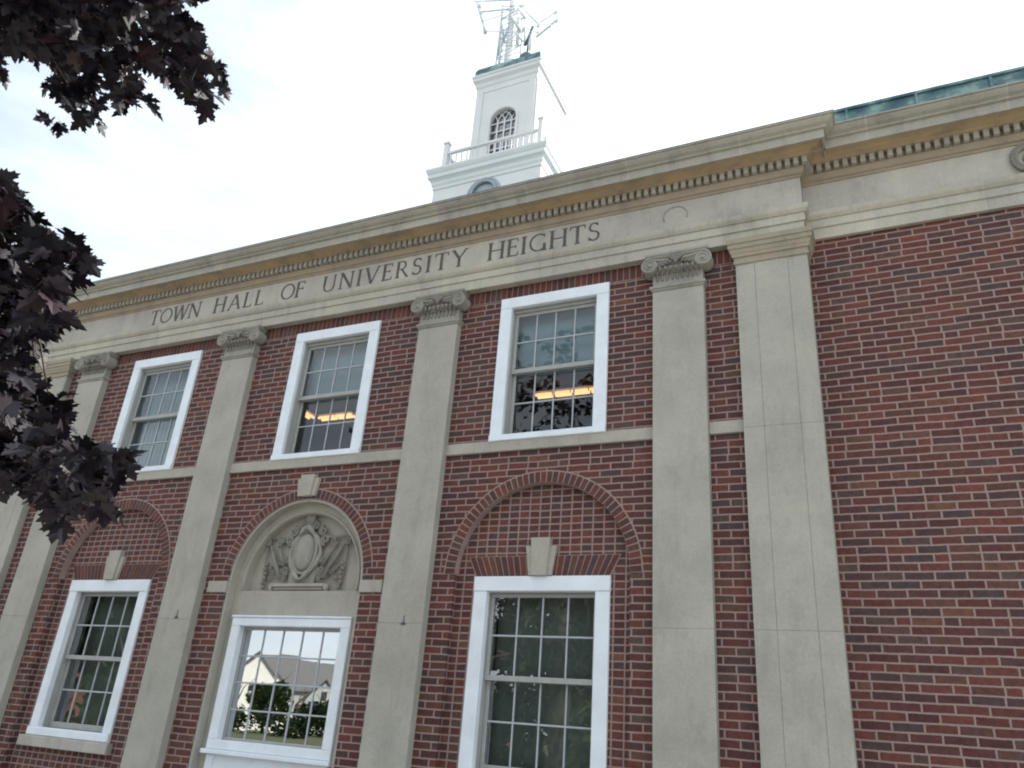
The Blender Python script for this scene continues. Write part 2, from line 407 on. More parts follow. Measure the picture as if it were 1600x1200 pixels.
# flat jack arches over side windows
for c in (BAYS[0], BAYS[2]):
    m_ = MB(); n = 23; zb, zt = 2.962, 3.150
    for i in range(n):
        u0 = -1+2*(i+0.10)/n; u1 = -1+2*(i+0.90)/n
        m_.prism([(c+u0*0.668,zb),(c+u1*0.668,zb),(c+u1*0.765,zt),(c+u0*0.765,zt)], 0.068, 0.12)
    o = m_.build('jack_arch', BRI, hall)
    k = MB(); k.prism([(c-0.674,zb-.004),(c+0.674,zb-.004),(c+0.772,zt+.006),(c-0.772,zt+.006)], 0.073, 0.119); k.build('mortar_bed', MORT, o)
    k = MB(); k.prism([(c-0.115,2.966),(c+0.115,2.966),(c+0.155,3.24),(c-0.155,3.24)], 0.035, 0.12)
    k.prism([(c-0.075,2.962),(c+0.075,2.962),(c+0.098,3.315),(c-0.098,3.315)], 0.012, 0.12); k.build('keystone', STONE, hall)
k = MB(); k.prism([(-0.115,3.85),(0.115,3.85),(0.150,4.05),(-0.150,4.05)], -0.040, 0.06)
k.prism([(-0.070,3.845),(0.070,3.845),(0.095,4.09),(-0.095,4.09)], -0.062, 0.06); k.build('keystone', STONE, hall)
# impost blocks of the door arch
for s in (-1, 1):
    k = MB(); x0, x1 = sorted((s*0.893, s*1.165)); k.bbox(x0, x1, -0.022, 0.2, 2.80, 2.925); k.build('impost_block', STONE, hall)
# soldier course under the architrave
PX = (-4.198, -1.478, 1.478, 4.198); PW = 0.2513; AC = 5.088; AW = 0.326
gaps = [(-AC+AW, PX[0]-PW), (PX[0]+PW, PX[1]-PW), (PX[1]+PW, PX[2]-PW), (PX[2]+PW, PX[3]-PW), (PX[3]+PW, AC-AW)]
for a, b_ in gaps:
    m_ = MB(); k = MB()
    n = max(1, round((b_-a)/0.0678)); 
    for i in range(n):
        x0 = a+(b_-a)*(i+0.08)/n; x1 = a+(b_-a)*(i+0.92)/n
        m_.box(x0, x1, -0.005, 0.05, 5.992, 6.142)
    k.box(a, b_, -0.001, 0.04, 5.984, 6.15)
    o = m_.build('soldier_course', BRI, hall); k.build('mortar_bed', MORT, o)
# string course
for i, (a, b_) in enumerate(gaps):
    k = MB(); k.bbox(a, b_, -0.035, 0.03, 4.193, 4.312, 0.005); k.build('string_course', STONE, hall)

# pilasters
def spiral(mb, cx, cy, cz, r, turns, s, flip=1, rad=0.011):
    pts = []; n = int(turns*22)
    for i in range(n+1):
        t = i/n; a = PI/2 + s*2*PI*turns*t; rr = r*(1-t)**0.85+0.008
        pts.append((cx+rr*math.cos(a), cy, cz+flip*rr*math.sin(a)))
    mb.tube(pts, [rad*(1-0.45*i/n) for i in range(n+1)], 6)
def make_pilaster(x):
    p = empty('pilaster', (x, YB, 0), hall)
    def off(mb):   # world coordinates -> local to pilaster
        mb.v = [(a-x, b-YB, c) for a, b, c in mb.v]; return mb
    m_ = MB()
    for z0, z1 in ((0.35,2.4965),(2.498,5.728)):
        m_.bbox(x-PW, x+PW, YB, 0.0, z0, z1, 0.0015)
    m_.box(x-PW+0.006, x+PW-0.006, YB+0.01, 0.0, 0.3, 5.73)
    off(m_).build('shaft', SHAFT, p)
    m_ = MB(); m_.bbox(x-PW-0.05, x+PW+0.05, YB-0.05, 0, 0, 0.35, 0.02); off(m_).build('base', STONE, p)
    # capital
    m_ = MB()
    m_.mold(x-PW, x+PW, YB, 0.0, [(-0.2,5.73),(0.004,5.73),(0.012,5.738),(0.012,5.75),(0.024,5.757),(0.028,5.770),(0.024,5.783),(0.006,5.79),(-0.002,5.80),(-0.002,5.93),(-0.2,5.93)])
    m_.mold(x-PW, x+PW, YB, 0.0, [(-0.2,5.93),(0.01,5.93),(0.035,5.955),(0.035,5.985),(0.02,6.0),(0.02,6.07),(-0.2,6.07)])
    # abacus with curved underside
    m_.mold(x-PW-0.02, x+PW+0.02, YB-0.02, 0.0, [(-0.2,6.075),(0.012,6.075),(0.035,6.10),(0.035,6.112),(0.045,6.118),(0.045,6.142),(-0.2,6.142)])
    c = off(m_).build('capital', CARVE, p)
    m_ = MB()
    for s in (-1, 1):
        cx, cz = x+s*0.268, 5.995
        n = 24; disc = [(cx+0.082*math.cos(2*PI*i/n), cz+0.082*math.sin(2*PI*i/n)) for i in range(n)]
        m_.prism(disc, YB-0.070, YB+0.06)
        spiral(m_, cx, YB-0.072, cz, 0.076, 2.1, -s)
        m_.ell((cx, YB-0.077, cz), (0.019,0.014,0.019), 8, 6)
        # band running from the volute up over to the middle
        pts = []
        for i in range(9):
            t = i/8; pts.append((cx-s*t*0.20, YB-0.066, cz+0.076-0.030*math.sin(PI*t*0.5)))
        m_.tube(pts, 0.012, 6)
        # bolster at the side of the volute
        m_.tube([(cx+s*0.01, YB-0.03, cz), (cx+s*0.01, YB+0.02, cz), (cx+s*0.01, YB+0.09, cz)], [0.074,0.060,0.074], 14)
    off(m_).build('volute', CARVE, c)
    m_ = MB()
    for i in range(7):                               # eggs
        ex = x-0.165+0.055*i; m_.ell((ex, YB-0.040, 5.958), (0.020,0.030,0.030), 8, 6)
    for i in range(9):                               # upright leaves on the neck
        ex = x-0.20+0.05*i; m_.ell((ex, YB-0.004, 5.88), (0.015,0.014,0.042), 8, 6); m_.ell((ex, YB-0.016, 5.915), (0.016,0.014,0.014), 6, 5)
    for a in (-50,-25,0,25,50):                      # fan of leaves in the middle
        rt = Matrix.Rotation(R(a), 3, 'Y'); d = rt @ Vector((0,0,1))
        m_.ell(Vector((x, YB-0.062, 6.015))+d*0.045, (0.013,0.030,0.05), 6, 6, rt)
    m_.ell((x, YB-0.07, 6.01), (0.02,0.016,0.02), 8, 6)
    for s in (-1, 1):
        for i in range(4):
            rt = Matrix.Rotation(R(s*(60+8*i)), 3, 'Y')
            m_.ell((x+s*(0.07+0.036*i), YB-0.050, 6.025-0.012*i), (0.013,0.026,0.032), 6, 6, rt)
    off(m_).build('leaf_carving', CARVED, c)
    return p
pp = make_pilaster(PX[0])
for x in PX[1:]:
    q = copy_tree(pp, hall); q.location.x = x
# corner piers
def make_pier(x):
    p = empty('corner_pier', (x, YB, 0), hall)
    m_ = MB(); e = 0.002
    for a, b_, dy in ((-AW,-0.151,0.0),(-0.1495,0.1495,-0.003),(0.151,AW,0.0)):
        for z0, z1 in ((0.3,2.4965),(2.498,4.2045),(4.206,5.884)):
            m_.bbox(x+a, x+b_, YB+dy, 0.3, z0, z1, 0.0015)
    m_.box(x-AW+0.006, x+AW-0.006, YB+0.008, 0.28, 0.3, 5.88)
    m_.v = [(a-x, b-YB, c) for a, b, c in m_.v]; m_.build('shaft', SHAFT, p)
    m_ = MB(); m_.bbox(-AW-0.05, AW+0.05, -0.05, 0.3, 0, 0.3, 0.02); m_.build('base', STONE, p)
    m_ = MB(); m_.mold(x-AW, x+AW, YB, 0.3, [(-0.2,5.884),(0.004,5.884),(0.016,5.892),(0.018,5.912),(0.008,5.92),(0.010,5.955),(0.026,5.962),(0.030,5.99),(0.038,6.0),(0.045,6.035),(0.058,6.045),(0.060,6.085),(0.072,6.092),(0.075,6.141),(-0.2,6.141)])
    m_.v = [(a-x, b-YB, c) for a, b, c in m_.v]; m_.build('capital', CORN2, p)
    return p
CORN2 = stone_mat('pier_cap_stone', (0.32,0.29,0.23), 0.08, 0.6)
pr = make_pier(AC); q = copy_tree(pr, hall); q.location.x = -AC

# entablature
ARCH = [(-0.25,6.144),(0,6.144),(0,6.262),(0.014,6.264),(0.014,6.352),(0.026,6.354),(0.046,6.386),(0.052,6.412),(0.052,6.432),(0.0,6.442),(-0.25,6.442)]
FRZ = [(-0.25,6.444),(0.0,6.444),(0.0,6.775),(-0.25,6.775)]
LOWB = [(-0.25,6.777),(0.008,6.777),(0.016,6.80),(0.034,6.808),(0.038,6.845),(0.048,6.862),(0.052,6.872),(0.036,6.874),(0.036,6.957),(-0.25,6.957)]
BEDP = [(-0.25,6.959),(0.036,6.959),(0.104,6.960),(0.112,6.975),(0.128,7.000),(0.150,7.012),(0.236,7.020),(-0.25,7.020)]
CORP = [(-0.25,7.022),(0.236,7.022),(0.240,6.985),(0.262,6.985),(0.262,7.082),(0.286,7.086),(0.292,7.104),(0.322,7.122),(0.345,7.150),(0.350,7.170),(0.366,7.172),(0.366,7.187),(-0.25,7.21)]
LOWM = stone_mat('brown_stained_stone', (0.30,0.265,0.215), 0.25, 0.5)
def entab(x0, x1, yf, yb, nm_parent):
    e = empty('entablature', (0,0,0), hall)
    for nm, prof, mt in (('architrave',ARCH,ENTAB),('frieze',FRZ,FRIEZE),('lower_moulding',LOWB,LOWM),('bed_moulding',BEDP,BED),('cornice',CORP,CORN)):
        m_ = MB(); m_.mold(x0, x1, yf, yb, prof); m_.build(nm, mt, e)
    m_ = MB(); n = round((x1-x0+0.12)/0.079); st = (x1-x0+0.12)/n
    for i in range(n+1):
        x = x0-0.06+st*i
        m_.bbox(x-0.0235, x+0.0235, yf-0.096, yf-0.03, 6.880, 6.9595, 0.003)
    ny = int((yb-yf)/0.079)
    for j in range(1, ny+1):
        for s, xx in ((-1, x0), (1, x1)):
            a, b_ = sorted((xx+s*0.03, xx+s*0.100)); m_.box(a, b_, yf-0.06+0.079*j-0.0235, yf-0.06+0.079*j+0.0235, 6.876, 6.9595)
    m_.build('dentils', STONE, e)
    return e
e = entab(-XA, XA, YB, 0.33, hall)
entab(XA+0.001, 12.2, 0.08, 0.52, hall); entab(-12.2, -XA-0.001, 0.08, 0.52, hall)
DCOP = plain('dark_copper', (0.10,0.13,0.15), 0.6, 0.3, 3)
# copper gutter edge and copper clad parapet
m_ = MB(); m_.mold(-XA, XA, YB, 0.3, [(0.30,7.190),(0.369,7.188),(0.369,7.195),(0.30,7.204)]); m_.build('copper_flashing', DCOP, hall)
m_ = MB()
for a, b_, yy in ((XA+0.05,12.1,-0.04),(-12.1,-XA-0.05,-0.04),(-XA-0.05,XA+0.05,0.10)):
    m_.prism([(a,7.20),(b_,7.20),(b_,7.53),(a,7.53)], yy, yy+0.35)
    m_.box(a, b_, yy-0.02, yy+0.37, 7.515, 7.545)
for i in range(24):
    x = 5.9+i*0.62
    if x < 12: m_.box(x-0.012, x+0.012, -0.058, -0.03, 7.21, 7.53)
m_.build('copper_parapet', COPPER, hall)
m_ = MB(); z0, z1 = 7.25, 8.05
m_.add([(-12,0.2,z0),(12,0.2,z0),(12,8.4,z0),(-12,8.4,z0),(-8,3.4,z1),(8,3.4,z1),(8,5.2,z1),(-8,5.2,z1)],
       [(0,1,5,4),(1,2,6,5),(2,3,7,6),(3,0,4,7),(4,5,6,7),(3,2,1,0)]); m_.build('roof', COPPER, hall)

# ---------------------------------------------------------------- inscription
TK, TN, SF = 0.150, 0.090, 0.055
def arc(cx, cz, rx, rz, a0, a1, n=14): return [(cx+rx*math.cos(R(a0+(a1-a0)*i/n)), cz+rz*math.sin(R(a0+(a1-a0)*i/n))) for i in range(n+1)]
G = {   # width, straight strokes (x0,z0,x1,z1,w), curves (points, w), serifs (x, z, half width)
 'T': (0.78, [(0.39,0,0.39,1,TK),(0.02,0.97,0.76,0.97,0.06)], [], [(0.39,0,0.14)], [(0.03,0.80,0.97),(0.75,0.80,0.97)]),
 'O': (0.98, [], [(arc(0.49,0.5,0.42,0.46,0,360,30), 0.095)], [], []),
 'W': (1.20, [(0.08,1,0.34,0,TK),(0.34,0,0.60,1,TN),(0.60,1,0.86,0,TK),(0.86,0,1.12,1,TN)], [], [(0.08,1,0.12),(0.60,1,0.10),(1.12,1,0.11)], []),
 'N': (0.92, [(0.12,0,0.12,1,TN),(0.12,1,0.80,0,TK),(0.80,0,0.80,1,TN)], [], [(0.12,0,0.12),(0.08,1,0.10),(0.80,1,0.12)], []),
 'H': (0.92, [(0.14,0,0.14,1,TK),(0.78,0,0.78,1,TK),(0.14,0.52,0.78,0.52,0.06)], [], [(0.14,0,0.13),(0.14,1,0.13),(0.78,0,0.13),(0.78,1,0.13)], []),
 'A': (0.90, [(0.06,0,0.45,1,TN),(0.45,1,0.84,0,TK),(0.20,0.36,0.70,0.36,0.055)], [], [(0.06,0,0.10),(0.84,0,0.12)], []),
 'L': (0.64, [(0.14,0,0.14,1,TK),(0.14,0.03,0.60,0.03,0.06)], [], [(0.14,0,0.13),(0.14,1,0.13)], [(0.60,0.03,0.20)]),
 'F': (0.62, [(0.14,0,0.14,1,TK),(0.14,0.97,0.58,0.97,0.06),(0.14,0.54,0.50,0.54,0.055)], [], [(0.14,0,0.13)], [(0.58,0.80,0.97),(0.50,0.46,0.62)]),
 'U': (0.92, [(0.14,0.34,0.14,1,TK),(0.78,0.34,0.78,1,TN)], [(arc(0.46,0.34,0.32,0.32,180,360), 0.085)], [(0.14,1,0.13),(0.78,1,0.11)], []),
 'I': (0.34, [(0.17,0,0.17,1,TK)], [], [(0.17,0,0.13),(0.17,1,0.13)], []),
 'V': (0.88, [(0.07,1,0.44,0,TK),(0.44,0,0.81,1,TN)], [], [(0.07,1,0.12),(0.81,1,0.10)], []),
 'E': (0.64, [(0.14,0,0.14,1,TK),(0.14,0.97,0.56,0.97,0.06),(0.14,0.53,0.48,0.53,0.055),(0.14,0.03,0.60,0.03,0.06)], [], [(0.14,0,0.13),(0.14,1,0.13)], [(0.57,0.80,0.97),(0.60,0.03,0.20),(0.48,0.45,0.61)]),
 'R': (0.78, [(0.14,0,0.14,1,TK),(0.14,0.97,0.36,0.97,0.06),(0.14,0.50,0.36,0.50,0.055),(0.36,0.50,0.74,0,0.11)], [(arc(0.36,0.735,0.22,0.235,90,-90,10), 0.085)], [(0.14,0,0.13),(0.14,1,0.10),(0.74,0,0.07)], []),
 'S': (0.62, [], [(arc(0.31,0.745,0.20,0.22,30,180,10)+arc(0.31,0.745,0.20,0.22,180,270,5)[1:]+arc(0.31,0.275,0.23,0.25,90,0,6)[1:]+arc(0.31,0.275,0.23,0.24,0,-155,10)[1:], 0.090)], [], [(0.49,0.80,0.97),(0.09,0.04,0.22)]),
 'Y': (0.86, [(0.43,0,0.43,0.48,TK),(0.07,1,0.43,0.48,TK),(0.43,0.48,0.79,1,TN)], [], [(0.43,0,0.13),(0.07,1,0.11),(0.79,1,0.10)], []),
 'G': (0.94, [(0.80,0.04,0.80,0.42,TK)], [(arc(0.49,0.5,0.42,0.46,48,318,24), 0.090)], [(0.80,0.42,0.13)], [(0.78,0.76,0.95)]),
}
ZL, HL = 6.492, 0.236
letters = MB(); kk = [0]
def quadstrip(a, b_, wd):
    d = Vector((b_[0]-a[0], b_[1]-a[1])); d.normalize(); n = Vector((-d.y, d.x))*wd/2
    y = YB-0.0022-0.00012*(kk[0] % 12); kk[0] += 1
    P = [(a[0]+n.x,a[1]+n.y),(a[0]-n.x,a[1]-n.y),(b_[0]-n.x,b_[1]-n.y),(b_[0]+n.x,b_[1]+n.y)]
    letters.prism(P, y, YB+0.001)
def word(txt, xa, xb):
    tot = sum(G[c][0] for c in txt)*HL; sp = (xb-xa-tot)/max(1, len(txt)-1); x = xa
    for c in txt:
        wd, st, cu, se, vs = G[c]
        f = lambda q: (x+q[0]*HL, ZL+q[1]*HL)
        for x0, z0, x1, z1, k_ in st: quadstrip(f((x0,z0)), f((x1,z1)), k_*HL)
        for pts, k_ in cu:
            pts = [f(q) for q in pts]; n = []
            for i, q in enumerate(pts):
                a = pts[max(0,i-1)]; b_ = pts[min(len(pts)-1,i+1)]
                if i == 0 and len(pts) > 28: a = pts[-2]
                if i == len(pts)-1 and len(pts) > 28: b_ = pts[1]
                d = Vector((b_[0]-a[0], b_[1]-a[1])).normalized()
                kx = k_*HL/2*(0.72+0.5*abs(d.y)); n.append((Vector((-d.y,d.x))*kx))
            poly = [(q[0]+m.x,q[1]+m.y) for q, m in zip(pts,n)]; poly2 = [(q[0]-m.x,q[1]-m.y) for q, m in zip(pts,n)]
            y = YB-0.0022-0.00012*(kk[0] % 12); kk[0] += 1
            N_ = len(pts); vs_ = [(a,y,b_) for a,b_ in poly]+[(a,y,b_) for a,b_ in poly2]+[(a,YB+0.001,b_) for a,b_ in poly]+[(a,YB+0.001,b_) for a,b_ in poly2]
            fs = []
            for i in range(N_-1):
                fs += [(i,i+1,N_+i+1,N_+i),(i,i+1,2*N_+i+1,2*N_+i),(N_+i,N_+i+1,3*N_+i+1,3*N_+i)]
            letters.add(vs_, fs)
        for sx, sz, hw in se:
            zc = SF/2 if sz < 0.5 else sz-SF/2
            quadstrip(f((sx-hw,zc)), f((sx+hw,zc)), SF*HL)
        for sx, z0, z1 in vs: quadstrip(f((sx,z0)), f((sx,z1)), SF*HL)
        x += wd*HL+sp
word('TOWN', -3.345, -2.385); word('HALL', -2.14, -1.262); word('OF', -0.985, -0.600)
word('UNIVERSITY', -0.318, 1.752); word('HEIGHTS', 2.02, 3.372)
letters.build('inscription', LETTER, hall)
# worn ring left on the frieze, and wreath on the wing frieze
m_ = MB(); n = 26; cx, cz = 4.185, 6.605
m_.tube([(cx+0.125*math.cos(PI*(-0.12+1.24*i/n)), YB-0.001, cz+0.115*math.sin(PI*(-0.12+1.24*i/n))) for i in range(n+1)], 0.0075, 5)
m_.build('ring_mark', CARVE, hall)
def wreath(cx):
    m_ = MB(); r = 0.135; cz = 6.61; y = 0.08
    m_.tube([(cx+r*math.cos(2*PI*i/30), y-0.012, cz+r*math.sin(2*PI*i/30)) for i in range(31)], 0.026, 8)
    for i in range(30):
        a = 2*PI*i/30
        for k_ in (-1, 1):
            rt = Matrix.Rotation(-a+k_*0.5, 3, 'Y')
            m_.ell((cx+(r+k_*0.018)*math.cos(a), y-0.034, cz+(r+k_*0.018)*math.sin(a)), (0.012,0.012,0.026), 6, 5, rt)
    m_.ell((cx, y-0.005, cz), (0.07,0.03,0.07), 14, 8)
    m_.build('wreath', CARVED, hall)
wreath(7.33); wreath(-7.33)

# ---------------------------------------------------------------- windows
def ring_boxes(m_, x0, x1, z0, z1, t, y0, y1, tb=None, tt=None, c=0.006):
    tb = tb or t; tt = tt or t
    m_.bbox(x0, x1, y0, y1, z1-tt, z1, c); m_.bbox(x0, x1, y0, y1, z0, z0+tb, c)
    m_.bbox(x0, x0+t, y0+0.0005, y1, z0+tb, z1-tt, c); m_.bbox(x1-t, x1, y0+0.0005, y1, z0+tb, z1-tt, c)
def sash(win, c, x0, x1, z0, z1, y, nc, nr, gm, bottom=0.05, t=0.036):
    s = MB(); ring_boxes(s, x0, x1, z0, z1, t, y, y+0.035, bottom, 0.035, 0.004)
    o = s.build('sash', SASH, win)
    s = MB(); ix0, ix1, iz0, iz1 = x0+t, x1-t, z0+bottom, z1-0.035
    for i in range(1, nc):
        x = ix0+(ix1-ix0)*i/nc; s.bbox(x-0.0075, x+0.0075, y+0.006, y+0.026, iz0, iz1, 0.004)
    for j in range(1, nr):
        z = iz0+(iz1-iz0)*j/nr; s.bbox(ix0, ix1, y+0.0065, y+0.0265, z-0.0085, z+0.0085, 0.004)
    s.build('muntins', MUNT, win)
    g = MB(); yy = y+0.018
    # panes very slightly out of true, as old glazing is
    rnd = random.Random(int((x0*10+z0)*100))
    for i in range(nc):
        for j in range(nr):
            a0 = ix0+(ix1-ix0)*i/nc; a1 = ix0+(ix1-ix0)*(i+1)/nc; b0 = iz0+(iz1-iz0)*j/nr; b1 = iz0+(iz1-iz0)*(j+1)/nr
            tx, tz = rnd.uniform(-1,1)*0.0003, rnd.uniform(-1,1)*0.0003
            g.add([(a0,yy-tx-tz,b0),(a1,yy+tx-tz,b0),(a1,yy+tx+tz,b1),(a0,yy-tx+tz,b1)], [(0,1,2,3)])
    g.build('pane', gm, win, False)
def folds(m_, x0, x1, z0, z1, y, amp=0.012, per=0.06):
    n = int((x1-x0)/0.010); vs = []
    for i in range(n+1):
        x = x0+(x1-x0)*i/n; yy = y+amp*math.sin(2*PI*x/per+0.6*math.sin(x*9))
        vs += [(x,yy,z0),(x,yy,z1)]
    m_.add(vs, [(2*i,2*i+2,2*i+3,2*i+1) for i in range(n)], True)
def upper_window(c, mode):
    w = empty('window', (0,0,0), hall)
    m_ = MB(); x0, x1, z0, z1 = c-0.622, c+0.622, 4.302, 5.985
    m_.bbox(x0, x1, -0.034, 0.01, z1-0.130, z1, 0.006)                      # head casing
    m_.bbox(x0, x0+0.135, -0.0325, 0.01, z0+0.068, z1-0.130, 0.006); m_.bbox(x1-0.135, x1, -0.0325, 0.01, z0+0.068, z1-0.130, 0.006)
    m_.bbox(x0-0.0, x1+0.0, -0.050, 0.01, z0, z0+0.068, 0.008)
    m_.build('casing', WHITE, w)
    m_ = MB(); ring_boxes(m_, c-0.5495, c+0.5495, 4.331, 5.919, 0.073, 0.011, 0.24, 0.045, 0.072)
    m_.bbox(c-0.476, c+0.476, 0.035, 0.20, 5.815, 5.846, 0.004)
    m_.build('jamb_liner', SASH, w)
    sash(w, c, c-0.475, c+0.475, 5.095, 5.814, 0.060, 4, 2, GLASS, 0.050)
    sash(w, c, c-0.475, c+0.475, 4.378, 5.135, 0.110, 4, 2, GLASS, 0.058)
    if mode == 'curtain':
        m_ = MB(); folds(m_, c-0.50, c+0.50, 4.36, 5.85, 0.26, 0.014, 0.075); m_.build('curtain', CURT, w)
    else:
        m_ = MB(); m_.box(c-0.47, c+0.47, 0.215, 0.218, 5.13, 5.84); m_.box(c-0.47, c+0.47, 0.21, 0.225, 5.115, 5.132); m_.build('roller_shade', BLIND, w)
    return w
upper_window(BAYS[0], 'curtain'); upper_window(BAYS[1], 'shade'); upper_window(BAYS[2], 'shade')
def lower_window(c):
    w = empty('window', (0,0,0), hall)
    m_ = MB(); x0, x1, z0, z1 = c-0.677, c+0.677, 1.192, 2.962; y = 0.052
    m_.bbox(x0-0.004, x1+0.004, y-0.006, 0.12, z1-0.138, z1, 0.006)
    m_.bbox(x0, x0+0.137, y, 0.12, z0+0.09, z1-0.138, 0.006); m_.bbox(x1-0.137, x1, y, 0.12, z0+0.09, z1-0.138, 0.006)
    m_.bbox(x0, x1, y-0.02, 0.12, z0, z0+0.09, 0.01)
    m_.build('casing', WHITE, w)
    m_ = MB(); ring_boxes(m_, c-0.5995, c+0.5995, 1.235, 2.895, 0.062, 0.121, 0.32, 0.045, 0.075)
    m_.build('jamb_liner', SASH, w)
    sash(w, c, c-0.536, c+0.536, 2.04, 2.818, 0.150, 4, 2, GLASSL, 0.048)
    sash(w, c, c-0.536, c+0.536, 1.282, 2.085, 0.200, 4, 2, GLASSL, 0.065)
    m_ = MB(); m_.bbox(c-0.735, c+0.735, 0.0, 0.12, 1.076, 1.190, 0.008); m_.build('sill', FRIEZE, w)
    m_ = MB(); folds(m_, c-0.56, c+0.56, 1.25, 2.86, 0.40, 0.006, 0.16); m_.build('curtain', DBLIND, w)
lower_window(BAYS[0]); lower_window(BAYS[2])

# ---------------------------------------------------------------- central arched bay
w = empty('arched_stone_bay', (0,0,0), hall)
m_ = MB()
OUT = arch(0, 0.899, 0.1, 2.93); yS = 0.115
INN = [(-0.70,1.0),(0.70,1.0),(0.70,2.50),(-0.70,2.50)]
TY = [(-0.755,2.84),(0.755,2.84)]+[(0.755*math.cos(PI*i/36), 2.93+0.755*math.sin(PI*i/36)) for i in range(37)]
polys = [[Vector((a,b_,0)) for a,b_ in OUT], [Vector((a,b_,0)) for a,b_ in INN], [Vector((a,b_,0)) for a,b_ in TY]]
flat = [v for p in polys for v in p]
m_.add([(v.x,yS,v.y) for v in flat], [tuple(t) for t in tessellate_polygon(polys)])
for hcur, dp in ((INN,0.2),(TY,0.10)):
    n = len(hcur); m_.add([(a,yS,b_) for a,b_ in hcur]+[(a,yS+dp,b_) for a,b_ in hcur], [(i,(i+1)%n,n+(i+1)%n,n+i) for i in range(n)])
m_.add([(a,yS+0.10,b_) for a,b_ in TY], [tuple(reversed(t)) for t in tessellate_polygon([[Vector((a,b_,0)) for a,b_ in TY]])])
m_.build('stone_infill', STONE, w)
# stone lining of the arch reveal: a thin ring standing just inside the brick
m_ = MB(); A0 = arch(0, 0.897, 0.1, 2.93); A1 = arch(0, 0.868, 0.1, 2.93); n = len(A0)
vs = [(a,0.012,b_) for a,b_ in A0]+[(a,0.012,b_) for a,b_ in A1]+[(a,0.113,b_) for a,b_ in A1]+[(a,0.113,b_) for a,b_ in A0]
fs = []
for i in range(1, n):
    j = (i+1) % n
    fs += [(i,j,n+j,n+i),(n+i,n+j,2*n+j,2*n+i)]
m_.add(vs, fs); m_.build('arch_lining', STONE, w)
m_ = MB(); A0 = [(0.775*math.cos(PI*i/36), 2.93+0.775*math.sin(PI*i/36)) for i in range(37)]
m_.tube([(a,yS-0.004,b_) for a,b_ in [(-0.775,2.84)]+A0[::-1]+[(0.775,2.84)]], 0.014, 6); m_.build('roll_moulding', STONE, w)

# cartouche of carved scrolls
cr = empty('carved_cartouche', (0,0,0), hall)
yT = yS+0.10; cx, cz = -0.03, 3.265
m_ = MB(); m_.ell((cx, yT-0.055, cz), (0.125,0.075,0.205), 28, 18); m_.build('oval_boss', CARVE, cr)
m_ = MB()
def rim(t):   # strapwork outline
    a = 2*PI*t; rx = 0.185+0.018*math.cos(4*a); rz = 0.270+0.02*math.cos(6*a)
    return (cx+rx*math.sin(a), cz-0.01+rz*math.cos(a))
m_.tube([(rim(i/48)[0], yT-0.06-0.02*math.cos(2*PI*i/24), rim(i/48)[1]) for i in range(49)], [0.024+0.008*math.sin(i) for i in range(49)], 8)
m_.tube([(cx+0.148*math.sin(2*PI*i/36), yT-0.05, cz+0.232*math.cos(2*PI*i/36)) for i in range(37)], 0.020, 8)
m_.prism([(cx-0.17,2.92),(cx+0.17,2.92),(cx+0.19,3.15),(cx+0.17,3.40),(cx+0.1,3.50),(cx-0.1,3.50),(cx-0.17,3.40),(cx-0.19,3.15)], yT-0.035, yT)
m_.build('strapwork', CARVE, cr)
m_ = MB()
def curl(x, z, r, s, turns=1.5, rad=0.014, y=None, a0=0.0, depth=0.045):
    pts = []; n = int(14*turns)
    for i in range(n+1):
        t = i/n; a = a0+s*2*PI*turns*t; rr = r*(1-0.85*t)
        pts.append((x+rr*math.cos(a), (y or yT-depth)-0.015*t, z+rr*math.sin(a)))
    m_.tube(pts, [rad*(1.15-0.5*i/n) for i in range(n+1)], 6)
for s in (-1, 1):
    curl(cx+s*0.20, 3.50, 0.055, s, 1.6, 0.018, a0=PI/2); curl(cx+s*0.25, 3.40, 0.06, -s, 1.5, 0.02, a0=-PI/2)
    curl(cx+s*0.10, 3.565, 0.045, s, 1.5, 0.016, a0=PI/2)
    curl(cx+s*0.55, 3.385, 0.042, s, 1.6, 0.013, a0=PI); curl(cx+s*0.37, 3.375, 0.045, -s, 1.5, 0.014, a0=0)
    m_.tube([(cx+s*0.26,yT-0.05,3.44),(cx+s*0.37,yT-0.04,3.42),(cx+s*0.46,yT-0.035,3.44),(cx+s*0.55,yT-0.04,3.42)], [0.018,0.015,0.013,0.012], 6)
    m_.tube([(cx+s*0.51,yT-0.04,3.36),(cx+s*0.44,yT-0.05,3.23),(cx+s*0.36,yT-0.05,3.10),(cx+s*0.30,yT-0.05,2.98)], [0.014,0.030,0.026,0.016], 7)
    m_.tube([(cx+s*0.40,yT-0.04,3.34),(cx+s*0.33,yT-0.05,3.24),(cx+s*0.27,yT-0.05,3.12)], [0.012,0.024,0.014], 7)
    m_.tube([(cx+s*0.55,yT-0.03,3.37),(cx+s*0.555,yT-0.03,3.2),(cx+s*0.54,yT-0.03,3.02),(cx+s*0.53,yT-0.03,2.88)], 0.010, 6)
    for i in range(6): m_.ell((cx+s*(0.52+0.012*math.sin(i*2)), yT-0.04, 3.14-0.05*i), (0.030-0.002*i,0.022,0.026), 8, 6)
    rnd = random.Random(5)
    for i in range(26):
        px = rnd.uniform(0.20,0.46); pz = rnd.uniform(2.95,3.20)
        if px > 0.36 and pz > 3.12: continue
        curl(cx+s*px, pz, rnd.uniform(0.020,0.038), rnd.choice((-1,1)), 1.4, 0.009, a0=rnd.uniform(0,6), depth=rnd.uniform(0.03,0.055))
        m_.ell((cx+s*(px+0.02), yT-0.03, pz+0.02), (0.014,0.02,0.014), 6, 5)
m_.build('scrolls', CARVED, cr)
m_ = MB(); shell = (cx, 3.50)
